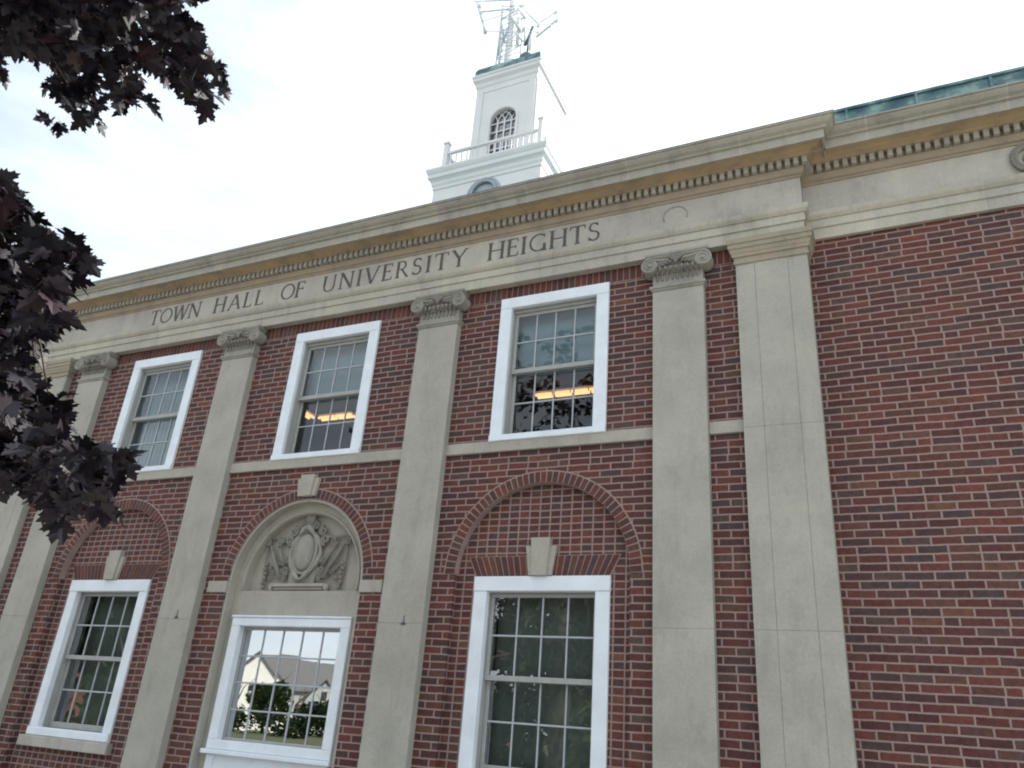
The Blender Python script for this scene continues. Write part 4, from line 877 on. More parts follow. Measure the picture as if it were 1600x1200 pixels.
# leaf cluster positions of the maple, in metres
SPRIGS_NEAR = [(2.26,-5.4,4.87),(2.78,-5.7,3.81),(3.2,-5.62,4.27),(2.73,-5.7,3.95),(2.69,-5.6,4.42),(2.74,-4.99,5.11),(2.96,-5.5,3.94),(2.54,-5.34,4.58),(2.72,-5.12,4.86),(2.17,-4.32,5.17),(2.71,-5.67,4),(2.31,-5.27,5.18),(2.08,-4.81,4.96),(2.62,-5.18,5.11),(3,-5.65,3.94),(3.14,-5.6,4.18),(3,-5.21,4.78),(1.98,-4.98,4.87),(1.84,-5.05,5.16),(2.69,-5.71,4.24),(3.1,-5.44,3.9),(3.04,-5.38,3.95),(2.4,-4.41,4.92),(2.24,-5.23,4.72),(2.77,-5.84,4.17),(2.97,-5.68,4.3),(1.68,-5.37,4.86),(2.9,-5.35,4.64),(1.85,-5.22,5.35),(2.98,-5.44,4.07),(2.89,-5.58,4.2),(3.23,-5.59,4.18),(2.92,-4.85,4.44),(2.78,-5.18,4.06),(2.67,-4.74,4.57),(2.82,-5.62,4.48),(2.76,-5.66,4.22),(2.45,-4.67,5.13),(2.79,-5.44,4.53),(2.12,-5.17,4.83),(1.79,-5.42,5.11),(2.35,-4.8,5.59),(3.13,-5.35,4.26),(2.68,-5.07,4.53),(2.69,-5.64,4.24),(3.11,-5.44,4.28),(2.51,-5.2,4.38),(2.57,-5.16,4.48),(2.62,-4.95,5.22),(2.52,-5.17,4.77),(3.18,-5.3,4.61),(1.91,-4.86,5.01),(2.37,-5.14,4.46),(2.7,-5.04,4.66),(2.32,-4.31,5.19),(1.77,-5.14,4.77),(2.92,-5.81,4.07),(2.04,-5.45,5.04),(2.13,-4.61,5.02),(2.9,-5.07,4.96),(2.16,-5.33,4.94),(2.81,-5.75,3.73),(2.29,-5.23,5.21),(2.76,-5.68,4.42),(1.75,-5.34,4.77),(2.31,-5.49,4.73),(2.59,-5.11,5.17),(2.4,-5.37,4.96),(3.42,-5.42,4.37),(2.78,-4.84,4.84),(2.74,-5.64,3.9),(2.63,-5.72,4.41),(2.51,-5.42,4.26),(1.86,-5.56,4.72),(2.09,-5.04,5.34),(2.56,-5.28,4.39),(2.62,-5.16,4.24),(2.83,-4.84,4.46),(2.97,-5.27,4.52),(2.53,-5.45,4.4),(2.44,-5.18,4.54),(2.88,-5.76,3.85),(2.37,-5.44,4.65),(2.18,-4.58,5.03),(2.91,-5.53,4.18),(2.21,-4.65,4.98),(2.44,-4.51,5.06),(2.53,-4.7,4.89),(1.76,-5.36,4.83),(2.24,-4.92,4.71),(3.04,-5.42,4.01),(3.07,-5.25,4.53),(2.23,-4.83,5.5),(2.27,-5.12,4.86),(3.21,-5.18,4.09),(2.56,-5.65,4.29),(3,-5.49,4.58),(2.83,-5.06,4.26),(3,-5.4,4.12),(1.43,-5.35,4.84),(1.93,-5.08,5.24),(2.18,-5.34,4.37),(2.53,-4.74,4.97),(2.96,-5.41,4.14),(3.09,-5.65,3.98),(3,-5.57,3.99),(2.78,-5.63,4.19),(2.91,-5.26,4.88),(2.48,-5.57,4.14),(2.76,-5.49,4.02),(2.32,-5.57,4.55),(2.52,-5.67,4.36),(2.15,-5.58,4.58),(2.87,-4.76,4.47),(3.11,-5.47,4.1),(1.65,-5.28,4.75),(2.47,-5.55,4.43),(1.74,-4.71,4.59),(1.73,-5.6,5.06),(2.04,-5.56,4.78),(2.52,-4.44,4.95),(2.67,-4.98,5.07),(2.27,-5.44,4.85),(2.78,-5.2,4.94),(2.46,-5.09,4.8),(1.51,-5.44,4.94),(1.95,-5.06,5.3),(2.74,-5.1,4.78),(1.91,-5.53,4.61),(2.11,-4.63,5.27),(2.69,-5.37,4.64),(1.56,-5.27,4.98),(2.51,-5.7,4.5),(3.02,-5.29,4.81),(3.1,-5.62,3.99),(2.87,-5.61,4.08),(2.84,-4.95,4.73),(2.94,-5.71,3.92),(3.41,-5.46,4.37),(2.27,-5.35,4.76),(2.06,-5.29,4.91),(3.4,-5.11,4.07),(1.63,-5.15,4.95),(2.48,-5.38,4.64),(2.81,-5.25,4.55),(2.61,-5.01,5.31),(2.09,-4.98,5.18),(2.01,-5.59,4.83),(2.37,-5.28,4.85),(2.33,-4.76,4.66),(2.29,-5.5,4.73),(2.36,-5.35,4.54),(1.68,-5.33,4.74),(2.55,-5.58,3.96),(2.82,-5.57,4.4),(1.88,-5.36,4.85),(2.81,-5.41,4.71),(1.88,-5.1,5.21),(2.41,-5.33,4.31),(2.87,-5.58,4.3),(3.01,-5.32,4),(3.08,-5.36,4.25),(2.84,-5.55,3.97),(2.77,-5.22,3.99),(1.82,-5.27,4.85),(2.3,-5.54,4.58),(2.22,-5.33,5.02),(2.56,-5.11,4.85),(2.47,-5.62,3.93),(2.87,-5.82,4.08),(2.24,-5.12,4.68),(2.73,-4.92,4.69),(2.9,-5.08,4.9),(2.61,-5.6,4.03),(2.93,-5.6,3.89),(2.1,-5.5,4.81),(2.58,-5.09,4.79),(2.75,-4.99,4.96),(3.13,-5.62,4.15),(2.31,-4.71,5.53),(2.34,-5.72,4.44),(2.72,-5.14,3.98),(2.97,-5.38,4.73),(2.04,-4.79,5.18),(3.37,-5.32,4.13),(2.4,-4.91,4.76),(2.5,-5.64,4),(2.62,-5.7,3.86),(1.99,-5.28,4.47),(2.1,-5.41,5.09),(2.42,-4.54,4.85),(2.09,-5.49,5.01),(2.84,-4.99,4.14),(2.51,-5.14,4.65),(1.77,-5.27,5.14),(2.98,-5.17,4.57),(1.89,-4.61,5.05),(1.83,-4.77,4.69),(2.6,-5.22,4.14),(1.61,-5.11,4.77),(1.78,-5.49,5.19),(3.09,-5.7,4.12),(2.3,-4.76,4.85),(1.64,-5.31,4.6),(2.93,-5.82,3.97),(2.76,-5.03,4.15),(2.72,-5.79,4.23),(2.69,-5.48,4.22),(2.42,-5.36,4.6),(2.87,-4.86,4.54),(2.04,-4.94,4.55),(3.13,-5.52,4.23),(2.89,-5.37,4.17),(2.84,-5.39,4.35),(3.15,-5.59,4.25),(2.52,-4.71,4.72),(1.86,-5.11,5.01),(1.64,-5.51,4.95),(2.87,-5.38,4.3),(2.09,-5.02,4.81),(2.61,-4.94,4.4),(2.75,-4.92,4.59),(2.8,-5.62,4.12),(2.14,-5.34,4.94),(1.78,-5.4,4.75),(2.55,-4.91,4.89),(1.87,-5.49,4.58),(2.91,-5.33,4.04),(2.08,-4.87,5.18),(2.49,-5.23,4.37),(2.32,-4.39,4.98),(2.83,-5.07,4.32),(2.4,-5.11,5.25),(2.72,-4.97,4.48),(2.15,-5.03,4.65),(2.53,-4.89,4.42),(2.09,-5.06,5.37),(2.59,-5.33,4.87),(2.26,-4.74,5.07),(2.9,-5.37,4.27),(3.15,-5.32,4.24),(2.91,-5.83,3.89),(2.63,-5.36,4.38),(2.12,-5.25,5.03),(2.64,-4.78,4.7),(3.01,-5.51,4.2),(3.12,-5.13,4.52),(3,-5.23,4.55),(1.98,-4.66,5.03),(2.72,-5.04,5.11),(2.78,-5.68,4.33),(2.31,-4.74,5.33),(2.75,-5.04,5.06),(2.32,-4.61,4.93),(2.88,-5.03,4.96),(2.66,-4.96,4.79),(3.08,-5.58,4.36),(2.61,-4.9,4.3),(2.41,-4.9,4.66),(3.1,-5.45,4),(2.83,-5.35,4.18),(2.01,-5.07,4.97),(2.38,-5.24,4.51),(3.05,-5.15,4.55),(2.48,-4.95,5.52),(2.37,-4.79,4.56),(2.98,-5.15,4.24),(3.41,-5.45,4.31),(2.72,-5.29,4.64),(2.33,-5.18,5.29),(2.5,-5.41,4.95),(2.63,-5.59,3.86),(3.28,-5.46,4.34),(2.1,-5.53,4.93),(2.58,-4.63,4.73),(2.99,-5.18,4.38),(1.84,-5.65,4.97),(2.7,-5.74,4.06),(2.98,-4.96,4.58),(3.02,-5.36,4.19),(2.65,-4.9,4.97),(1.85,-5.03,5.13),(3.26,-5.21,4.11),(2.29,-4.65,5.46),(2.84,-4.88,4.56),(2.21,-4.73,4.95),(1.87,-5.23,4.85),(2.38,-4.54,5.14),(2.89,-4.92,4.4),(2.57,-5.62,3.96),(2.27,-5.35,4.3),(2.39,-4.72,5.12),(2.06,-5.47,4.82),(2.31,-5.23,4.45),(2.54,-5.71,4.49),(2.14,-5.38,4.32),(1.77,-5.61,5.03),(2.06,-4.96,4.83),(2.82,-5.84,4),(2.17,-5.51,4.22),(1.77,-5.01,5.09),(1.63,-5.47,4.93),(2.4,-4.38,4.86),(3.18,-5.23,4.02),(2.74,-4.61,4.77),(2.86,-5.7,4.24),(2.78,-5.75,4.32),(3.21,-4.89,4.08),(2.14,-5.23,5.22),(2.78,-5.29,4.13),(2.95,-5.44,4.5),(2.08,-5.23,5.16),(2.7,-5.55,4.45),(2.83,-4.75,4.61),(2.57,-5.52,4.43),(2.86,-4.91,4.62),(2.34,-5.14,5.18),(3.28,-5.41,4.31),(2.95,-5.27,4.25),(2.39,-4.9,4.56),(2.52,-5.65,4.55),(3.04,-5.32,4.72),(2.68,-5.43,4.82),(2.36,-5.39,4.82),(3.25,-5.34,4.18),(2.41,-5.14,4.59),(2.71,-5.66,4.3),(2.73,-5.04,5.29),(3.05,-5.35,4.09),(2.92,-5.7,4.22),(2.66,-5.59,3.94),(2.37,-5.28,4.58),(1.94,-5.16,4.87),(3.31,-5,4),(2.44,-5.3,4.38),(2.69,-4.48,4.75),(2.97,-5.31,4.49),(2.7,-5.08,4),(2.79,-5.31,4.35),(2.12,-5.42,4.3),(2.79,-5.56,4.04),(2.45,-5.67,4.47),(2.3,-4.89,4.41),(2.77,-5.22,4.77),(2.73,-5.19,4.28),(2.53,-5.56,4.45),(2.55,-5.46,4.13),(2.43,-4.89,5.42),(2.67,-5.47,4.72),(2.3,-4.9,5.55),(3,-5.25,4.7),(2.18,-4.72,4.95),(2.05,-4.84,4.69),(1.78,-4.75,4.8),(2.46,-5.05,4.69),(2.15,-5.01,4.43),(2.09,-5.16,4.79),(3.19,-5.1,4.33),(2.92,-5.41,4.62),(2.27,-5.75,4.56),(1.99,-5.31,4.29),(2.13,-5.4,4.18),(2.13,-5.38,4.16),(1.87,-5.37,4.31),(2.24,-5.3,4.22),(2.08,-5.43,4.13),(2.36,-5.38,4.12),(1.79,-5.3,4.35),(2,-5.22,4.41),(2.03,-5.38,4.19),(2.04,-5.41,4.2),(1.86,-5.38,4.28),(2.13,-5.04,3.21),(3.03,-5.37,3.19),(3.04,-5.38,3.01),(2.19,-4.74,2.58),(3.28,-5.35,2.88),(2.14,-4.75,2.45),(2.42,-5.1,2.77),(3.05,-5.51,3.2),(2.56,-5.08,2.52),(3.03,-4.72,2.39),(2.91,-5.09,2.56),(2.04,-4.71,2.37),(3.02,-5.65,3.13),(2.83,-5.25,2.91),(3.31,-5.29,2.4),(2.01,-5.13,3.39),(3.26,-5,2.33),(2.07,-4.8,2.59),(2.75,-5.41,3.36),(2.18,-5.05,3.27),(1.77,-4.7,3.13),(3.13,-5.41,2.89),(2.57,-4.96,3.21),(3.13,-5.14,2.37),(3.22,-5.46,2.75),(2.66,-5.28,3.24),(2.7,-5.34,2.98),(1.82,-5.07,3.84),(2.52,-4.93,3.05),(3.29,-5.56,2.83),(3.13,-4.88,2.36),(3.1,-4.97,2.33),(2.92,-4.73,2.44),(2.63,-5.02,2.37),(3.03,-5.2,2.93),(1.87,-4.88,2.93),(2.62,-4.56,2.39),(2.56,-5.09,3.46),(2.48,-5.08,2.56),(1.87,-4.67,2.73),(3.02,-4.76,2.49),(2.33,-4.94,3.26),(2.98,-4.71,2.33),(3.02,-5.18,2.65),(1.71,-4.93,3.41),(2.31,-4.48,2.6),(2,-4.62,3.6),(3.28,-5.49,2.75),(3.1,-5.33,2.41),(2.53,-4.87,3.12),(2.06,-4.96,3.76),(2.44,-5.13,2.8),(2.54,-5.25,2.92),(2.13,-4.44,2.69),(2.64,-5.26,3.08),(1.98,-4.73,2.65),(2.8,-4.75,2.45),(1.89,-4.29,2.71),(2.34,-5.06,2.99),(2.3,-4.91,2.47),(3.04,-5.23,2.45),(3.36,-5.12,2.31),(2.05,-4.98,3.68),(2,-4.71,3.17),(2.45,-5.14,3.34),(2.55,-5.4,3.22),(3.39,-5.37,2.74),(2.87,-5.54,3.09),(2.38,-4.99,2.93),(2.13,-4.45,2.7),(2,-4.86,3.49),(2.45,-4.86,2.53),(2.81,-5.02,3.1),(1.67,-4.92,3.4),(3.01,-5.24,2.91),(2.06,-4.99,3.7),(2.88,-5.15,2.86),(1.76,-4.5,2.79),(2.67,-5.16,2.67),(3.08,-5.45,2.94),(2.61,-5.01,2.55),(2.2,-4.9,2.81),(2.26,-4.86,2.6),(2.64,-5.1,2.36),(1.94,-5.07,3.56),(2.86,-4.77,2.29),(3.21,-5.26,2.43),(2.53,-4.88,3.27),(1.81,-4.74,3.21),(2.67,-5.23,2.59),(2.1,-5.19,3.5),(2.83,-4.95,2.63),(2.93,-5.4,2.64),(1.87,-5.04,3.62),(2.73,-4.98,3.15),(2.16,-4.88,2.6),(2.39,-4.7,2.43),(2.64,-5.28,3.14),(2.33,-5.16,3.38),(1.87,-4.74,2.99),(3.05,-5.3,2.7),(3,-5.15,2.64),(2.1,-4.15,2.62),(2.68,-5.13,2.54),(3.26,-5.48,2.64),(3.16,-5.42,3.12),(1.79,-4.92,3.34),(2.01,-4.91,3.59),(3.24,-5.57,2.81),(2.81,-5.09,2.96),(2.7,-5.16,2.92),(1.77,-4.64,3.38),(3.11,-5.2,2.9),(1.72,-4.58,2.55),(2.14,-4.93,2.65),(3.4,-5.43,2.8),(2.5,-4.46,2.52),(2.26,-4.48,2.72),(2.25,-4.81,2.99),(2.93,-5.18,2.57),(3.06,-5.03,2.35),(2.02,-4.27,2.66),(1.92,-5.02,3.21),(3.16,-5.61,2.96),(2.55,-4.86,2.46),(2.13,-5.07,3.11),(2.16,-4.74,3.13),(2.38,-4.99,2.63),(2.7,-5.24,2.96),(3.21,-5.49,2.9),(2.71,-4.7,2.42),(2.9,-5.2,2.95),(2.75,-5.01,2.63),(3,-5.2,2.62),(3.18,-5.27,2.45),(2.19,-4.68,3.12),(2.7,-5.04,2.92),(2.05,-4.68,3.15),(2.01,-5.09,3.46),(2.45,-5.36,3.42),(2.41,-5.07,2.59),(2.92,-4.69,2.39),(1.97,-4.9,3.4),(1.88,-4.48,2.52),(2.51,-5.22,3.3),(2.4,-4.94,3.01),(2.61,-5.34,3.01),(2.69,-4.66,2.52),(2.21,-4.88,2.39),(3.13,-5.48,2.97),(3.29,-5.69,3),(2.36,-4.97,2.8),(1.98,-4.54,2.55),(3.32,-5.36,2.99),(2.24,-4.63,2.7),(1.69,-4.58,2.58),(2.26,-4.84,3.42),(2.27,-5.08,2.93),(1.95,-5.02,3.42),(1.97,-4.66,2.68),(2.26,-5.03,2.83),(2.4,-4.84,3.28),(2.81,-5.43,3.14),(3.21,-4.87,2.31),(2.39,-4.93,2.33),(2.65,-5.16,3.38),(3.07,-5.41,3.05),(2.5,-5.29,3.19),(3.25,-5.12,2.35),(3.2,-5.38,2.48),(2.84,-4.88,2.6),(2.32,-5.09,3.66),(1.72,-4.81,3.46),(2.14,-4.51,2.66),(2.95,-5.29,2.4),(2.78,-4.61,2.54),(2.93,-5.13,2.29),(2.2,-4.64,2.6),(3.34,-5.16,2.26),(2.22,-4.86,2.47),(2.83,-5.17,3.04),(2.31,-5.17,3.6),(2.43,-5.1,3.36),(2.75,-4.9,2.43),(2.39,-5.09,2.79),(1.65,-4.71,2.92),(1.88,-4.63,3.13),(3.29,-5.38,2.79),(2.26,-4.27,2.52),(2.21,-5.13,3.07),(2.38,-4.84,2.55),(2.78,-4.77,2.48),(1.96,-4.82,2.93),(2.82,-5.4,3.36),(2.99,-5.43,2.89),(2.9,-5.25,2.81),(2.93,-5.24,2.9),(2.07,-4.48,2.57),(2.65,-5.28,3.32),(2.92,-4.99,2.58),(3.38,-5.39,2.91),(2.69,-4.82,2.54),(2.26,-4.82,2.77),(1.94,-4.19,2.8),(2.99,-5.09,2.35),(2.65,-5.3,3.46),(2.98,-5.13,2.92),(3.21,-4.91,2.42),(2.77,-5.27,2.58),(2.27,-5.13,3.37),(1.95,-4.57,2.8),(2.54,-5.3,3.5),(2.72,-5.13,2.61),(2.75,-4.8,2.59),(1.93,-4.58,2.49),(1.71,-4.62,3.08),(2.74,-5.18,2.58),(3.3,-4.93,2.38),(2.24,-4.15,2.75),(2.54,-5.37,3.35),(2.02,-4.52,2.75),(3.08,-5.32,2.16),(2.51,-4.95,2.72),(2.12,-4.72,3.72),(3.22,-5.52,3.09),(3.27,-5.13,2.44),(2.26,-4.82,3.22),(2.5,-5,2.66),(3.11,-5.27,2.15),(1.98,-4.89,3.24),(2.93,-5.52,2.95),(1.95,-4.13,2.51),(2.19,-5.1,3.55),(3.41,-5.05,2.22),(2.57,-5.21,2.72),(2.52,-5.09,2.61),(2.28,-4.8,3.32),(2.88,-4.64,2.44),(2.38,-5.34,3.41),(2.42,-4.84,3.08),(2.33,-4.26,2.48),(2.19,-5.06,3.02),(2.93,-5.32,2.81),(1.84,-4.5,2.7),(1.96,-4.54,3.5),(2.38,-5.06,2.84),(3.29,-5.57,2.78),(2.97,-5.2,2.43),(2.24,-5.08,3.35),(2.3,-5.13,3.3),(2.28,-4.58,2.84),(2.17,-5.13,3.24),(3.02,-4.76,2.46),(2.75,-5.45,3.26),(2.06,-5.13,3.74),(2.03,-4.6,2.74),(2.84,-5.44,3.01),(2.98,-5.11,2.4),(3.33,-5.1,2.28),(2.35,-5.06,3.61),(3.05,-5.6,3.05),(1.75,-4.93,3.33),(1.83,-4.61,2.71),(3.09,-5.26,2.21),(2.35,-4.94,3.3),(2.67,-5.27,3.38),(2.23,-4.95,2.97),(2.01,-4.73,2.55),(3.13,-5.36,2.51),(2.28,-5.02,3.61),(2.58,-4.93,2.91),(1.61,-4.44,2.62),(2.23,-4.82,2.46),(3.13,-5.55,3.06),(1.81,-4.8,3.06),(2.95,-4.84,2.35),(3.17,-5.35,2.12),(1.97,-4.9,3.45),(2.05,-4.68,3.07),(1.85,-4.23,2.74),(2.48,-5.32,3.47),(2.85,-5.2,2.47),(2.43,-5.03,2.51),(2.64,-4.66,2.53),(2.96,-5.34,2.77),(3.03,-4.94,2.45),(3.14,-5.49,2.69),(3.07,-5.01,2.51),(1.87,-4.55,2.59),(3.23,-5.17,2.41),(1.77,-4.87,3.56),(2.77,-5.35,2.94),(3.25,-5.35,2.65),(2.02,-4.58,2.76),(2.5,-5.29,3.45),(2.8,-5.25,2.54),(3.02,-5.22,2.49),(2.08,-4.72,2.6),(3.25,-5.48,2.8),(1.7,-4.83,3.08),(2.54,-5.32,3.37),(2.84,-5.4,2.82),(2.76,-5.04,3.33),(1.85,-4.67,3.27),(2.77,-5.3,2.77),(3.34,-5.57,3.03),(2.51,-5.39,3.41),(2.68,-5.08,2.43),(3.11,-5.55,2.88),(1.79,-4.55,2.74),(3.14,-5.58,2.93),(1.89,-4.87,3.22),(2.84,-5.03,2.32),(2.74,-5.17,2.98),(2.65,-5.37,3.13),(2.98,-4.87,2.31),(2.38,-4.24,2.69),(2.4,-4.42,2.61),(2.42,-4.75,2.45),(1.91,-4.5,2.6),(2.85,-5.3,3.09),(1.88,-4.63,3.39),(2.52,-4.97,2.7),(2.38,-5.07,2.74),(2.33,-4.84,3.16),(1.77,-4.82,3.38),(1.95,-4.91,2.99),(1.91,-4.68,3.4),(2,-4.1,2.64),(2.56,-5.12,2.97),(2.9,-5.11,2.47),(2.44,-4.53,2.41),(3.17,-5.25,2.24),(2.28,-5.31,3.54),(3.26,-5.24,3.05),(3.05,-5.19,2.56),(2.88,-5.47,3.24),(2.6,-4.98,3),(2.98,-5.3,2.56),(2.55,-5.11,2.53),(2.24,-4.89,3.14),(2.53,-5.16,3.43),(2.33,-4.7,2.45),(2.02,-4.89,3.67),(2.29,-4.87,2.94),(2.44,-4.96,3.24),(1.91,-4.73,3.35),(3.14,-5.61,3.11),(2.81,-4.88,2.64),(1.87,-4.78,3.62),(2.78,-5.41,3.15),(1.99,-4.6,3.53),(3.22,-4.85,2.26),(3.27,-5.54,2.67),(3.41,-5.08,2.34),(3.06,-5.14,3.04),(2.75,-5.17,2.38),(2.01,-4.72,2.43),(3.1,-5.27,2.37),(2.29,-4.64,2.7),(1.82,-4.78,3.38),(2.63,-4.73,2.49),(2.1,-4.83,2.6),(2.34,-4.62,2.67),(3.32,-5.51,2.86),(2.74,-4.51,2.42),(3.16,-5.58,3),(3,-5.36,2.65),(2.08,-4.75,2.35),(1.85,-4.34,2.66),(2.68,-5.22,3.32),(2.37,-4.88,2.89),(1.65,-4.48,2.5),(3.27,-5.36,2.55),(1.75,-4.53,3.03),(2.33,-4.37,2.43),(2.73,-5.35,2.81),(3.03,-4.97,2.36),(1.98,-4.55,2.81),(1.75,-4.87,3.36),(2.25,-4.53,2.87),(3.01,-5.19,2.95),(2.4,-5.28,3.37),(3.36,-5.36,2.72),(3.14,-5.18,3.12),(3.19,-5.68,3),(2.91,-5.23,2.71),(1.84,-4.94,3.42),(2.06,-5.18,3.75),(2.25,-4.83,3.35),(2.16,-4.87,2.72),(2.84,-5.16,2.21),(2.66,-5.17,2.51),(2.62,-5.03,2.6),(2.93,-5.37,2.66),(3.26,-4.86,2.39),(3.15,-4.93,2.31),(3.26,-5.57,2.66),(1.64,-4.91,3.37),(2.72,-5.2,2.74),(2.96,-5.22,2.72),(2.76,-5.08,3.03),(2.27,-4.37,2.63),(2.79,-5.26,2.81),(2.95,-5.11,2.41),(2.15,-4.74,2.57),(3.02,-4.83,2.2),(2.27,-5.11,3.62),(1.99,-4.47,2.81),(3.08,-5.34,2.92),(1.94,-5,3.41),(2.58,-4.87,2.38),(3.04,-5.26,2.33),(3.28,-5.33,2.5),(1.95,-4.94,3.62),(2.29,-4.78,2.42),(2.24,-4.26,2.68),(2.51,-4.63,2.59),(1.65,-4.47,2.77),(3.24,-5.54,2.58),(2.23,-4.78,3.04),(2.66,-5.19,2.77),(2.83,-5.12,2.62),(2.11,-4.73,3.45),(2.75,-5.17,2.91),(3.09,-5.22,2.75),(2.38,-4.57,2.77),(2.4,-5.04,2.71),(2.52,-5,2.81),(2.28,-4.81,2.71),(2.38,-5.06,2.99),(1.7,-4.72,2.94),(1.92,-4.29,2.59),(1.83,-4.94,3.45),(2.52,-5.31,3.44),(2.27,-4.43,2.52),(3,-5.05,2.39),(2.76,-5.35,3.13),(2.25,-5.06,3.19),(2.66,-5.06,2.63),(1.8,-4.65,2.64),(3.22,-4.97,2.18),(2.98,-5.2,2.72),(2.56,-5.15,2.86),(1.85,-4.3,2.64),(2.61,-4.8,2.73),(2.96,-5.35,2.47),(3.24,-5.61,3.04),(2.05,-4.82,3.13),(2.62,-5.3,3.45),(2.05,-4.72,3.24),(2.76,-4.8,2.37),(2.12,-5.09,3.28),(2.18,-4.86,2.76),(3.08,-5.27,2.55),(3,-5.13,3.11),(2.62,-5.23,2.94),(1.99,-5.2,3.76),(3.18,-5.34,2.52),(2.66,-5.01,2.53),(3.17,-5.57,2.89),(3.26,-5.55,2.86),(2.45,-4.89,3.34),(2.77,-5.15,2.26),(2.27,-4.66,2.71),(2.13,-5.01,3),(2.67,-5.44,3.14),(3.02,-5.2,2.63),(2,-4.84,3.32),(3,-5.52,3.06),(2.61,-5.17,2.98),(2.47,-4.54,2.38),(2.37,-4.37,2.42),(2.15,-5.07,3.67),(3.05,-5.27,2.44),(1.71,-4.78,3.14),(2.36,-4.68,2.46),(2.69,-5.27,3.05),(2.96,-5.21,2.58),(2.04,-5.22,3.7),(1.62,-4.68,2.99),(2.39,-4.93,2.88),(2.56,-5.15,3.29),(1.98,-4.59,3.56),(3.31,-5.18,2.33),(3.03,-5.32,2.68),(2.86,-5.17,2.31),(2.85,-4.81,2.41),(2.82,-5.14,2.27),(2.21,-5.11,3.65),(3.01,-5.47,2.8),(2.1,-4.87,2.58),(1.89,-5.05,3.46),(2.8,-5.13,2.87),(2.74,-5.05,2.48),(2.48,-4.84,2.38),(2.19,-5.14,3.63),(2.49,-5.16,2.94),(2.68,-4.9,2.39),(1.93,-4.63,3.24),(2.19,-4.17,2.7),(2.35,-4.51,2.45),(3.09,-5.33,2.87),(2.9,-5.1,2.91),(2.49,-4.9,3.05),(2.9,-5.08,2.39),(2.24,-5.33,3.54),(2.86,-5.34,2.61),(2.02,-5,3),(3.09,-5.22,3.04),(2.62,-5.33,3.24),(2.82,-4.97,2.65),(2.52,-4.92,2.38),(2.08,-4.75,2.71),(2.01,-4.69,2.6),(2.09,-4.88,2.96),(2.79,-5.02,2.27),(1.98,-4.93,3.62),(2.4,-5.28,3.32),(2.79,-4.89,2.48),(2.55,-4.7,2.47),(2.56,-5.28,3.4),(2.21,-4.82,2.52),(2.69,-5.13,2.39),(2.26,-4.81,2.35),(3.26,-5.55,2.63),(2.69,-5.2,3.08),(2.16,-4.48,2.49),(1.7,-4.37,2.65),(2.16,-5.16,3.4),(2.56,-5.22,2.9),(3.21,-5.38,2.79),(2.8,-5.16,2.22),(2.13,-4.76,3.3),(2.55,-4.39,2.53),(2.32,-5.01,3.6),(2.79,-5.3,2.95),(2.45,-4.94,2.74),(2.01,-4.77,2.93),(1.86,-4.97,3.48),(2.99,-5.5,3.02),(2.69,-5.16,2.97),(2.81,-5.38,3.23),(2.43,-5.17,3.11),(2.49,-5.21,3.3),(2.07,-4.92,3.3),(3.21,-4.98,2.26),(1.75,-5.01,3.62),(2.95,-4.94,2.58),(2.88,-5.33,2.78),(2.56,-5.28,3.18),(2.61,-4.78,2.61),(2.67,-5.13,2.32),(3.03,-5.35,2.51),(3.08,-5.19,2.25),(3.02,-5.31,2.46),(2.66,-5.25,2.91),(2.21,-4.77,2.99),(2.94,-4.75,2.48),(2.05,-4.83,3.36),(3.24,-5.65,2.86),(1.87,-4.57,3.09),(2.31,-5.28,3.42),(2.73,-4.96,3.23),(2.5,-4.88,2.86),(2.78,-4.87,2.37),(2.41,-5.36,3.37),(3.23,-5.49,2.87),(2.8,-4.53,2.5),(3.2,-4.98,2.34),(2.22,-4.13,2.59),(3.08,-5.24,2.37),(2.46,-5.18,3.39),(1.87,-4.33,2.83),(2.4,-5.19,3.04),(2.1,-5.2,3.65),(1.84,-4.36,2.71),(1.99,-4.32,2.6),(1.82,-4.53,2.62),(2.66,-5.12,2.86),(1.83,-4.81,3.17),(2.07,-5.11,3.27),(2.52,-5.17,3.12),(1.85,-4.54,3.4),(2.05,-4.62,3.56),(1.8,-4.73,3.46),(2.84,-4.58,2.52),(1.92,-4.76,2.68),(1.91,-4.07,2.79),(3.24,-5.46,2.78),(2.67,-5.21,3.4),(1.89,-4.46,2.76),(3.13,-5.65,3.02),(2.19,-4.94,2.6),(2.23,-4.85,2.63),(2.39,-5.19,3.45),(2.8,-5.2,2.75),(2.48,-4.84,3.02),(3.3,-5.51,2.68),(3.04,-5.23,2.28),(2.11,-4.97,3.56),(2.81,-5.4,3.2),(2.45,-5.3,3.23),(2.02,-4.75,3.25),(1.74,-4.38,2.88),(2.75,-5.46,3.13),(2.55,-5.19,3.44),(2.57,-5.13,3.14),(2.66,-5.1,3.02),(2.89,-5.1,3.15),(2.56,-4.98,2.43),(2.39,-5.33,3.32),(2.43,-4.54,2.48),(1.97,-4.67,3.55),(3.03,-5.22,2.38),(1.69,-4.64,2.7),(2.71,-5.5,3.26),(3.07,-5.17,2.28),(2.44,-4.98,2.45),(3.16,-5.49,2.89)]
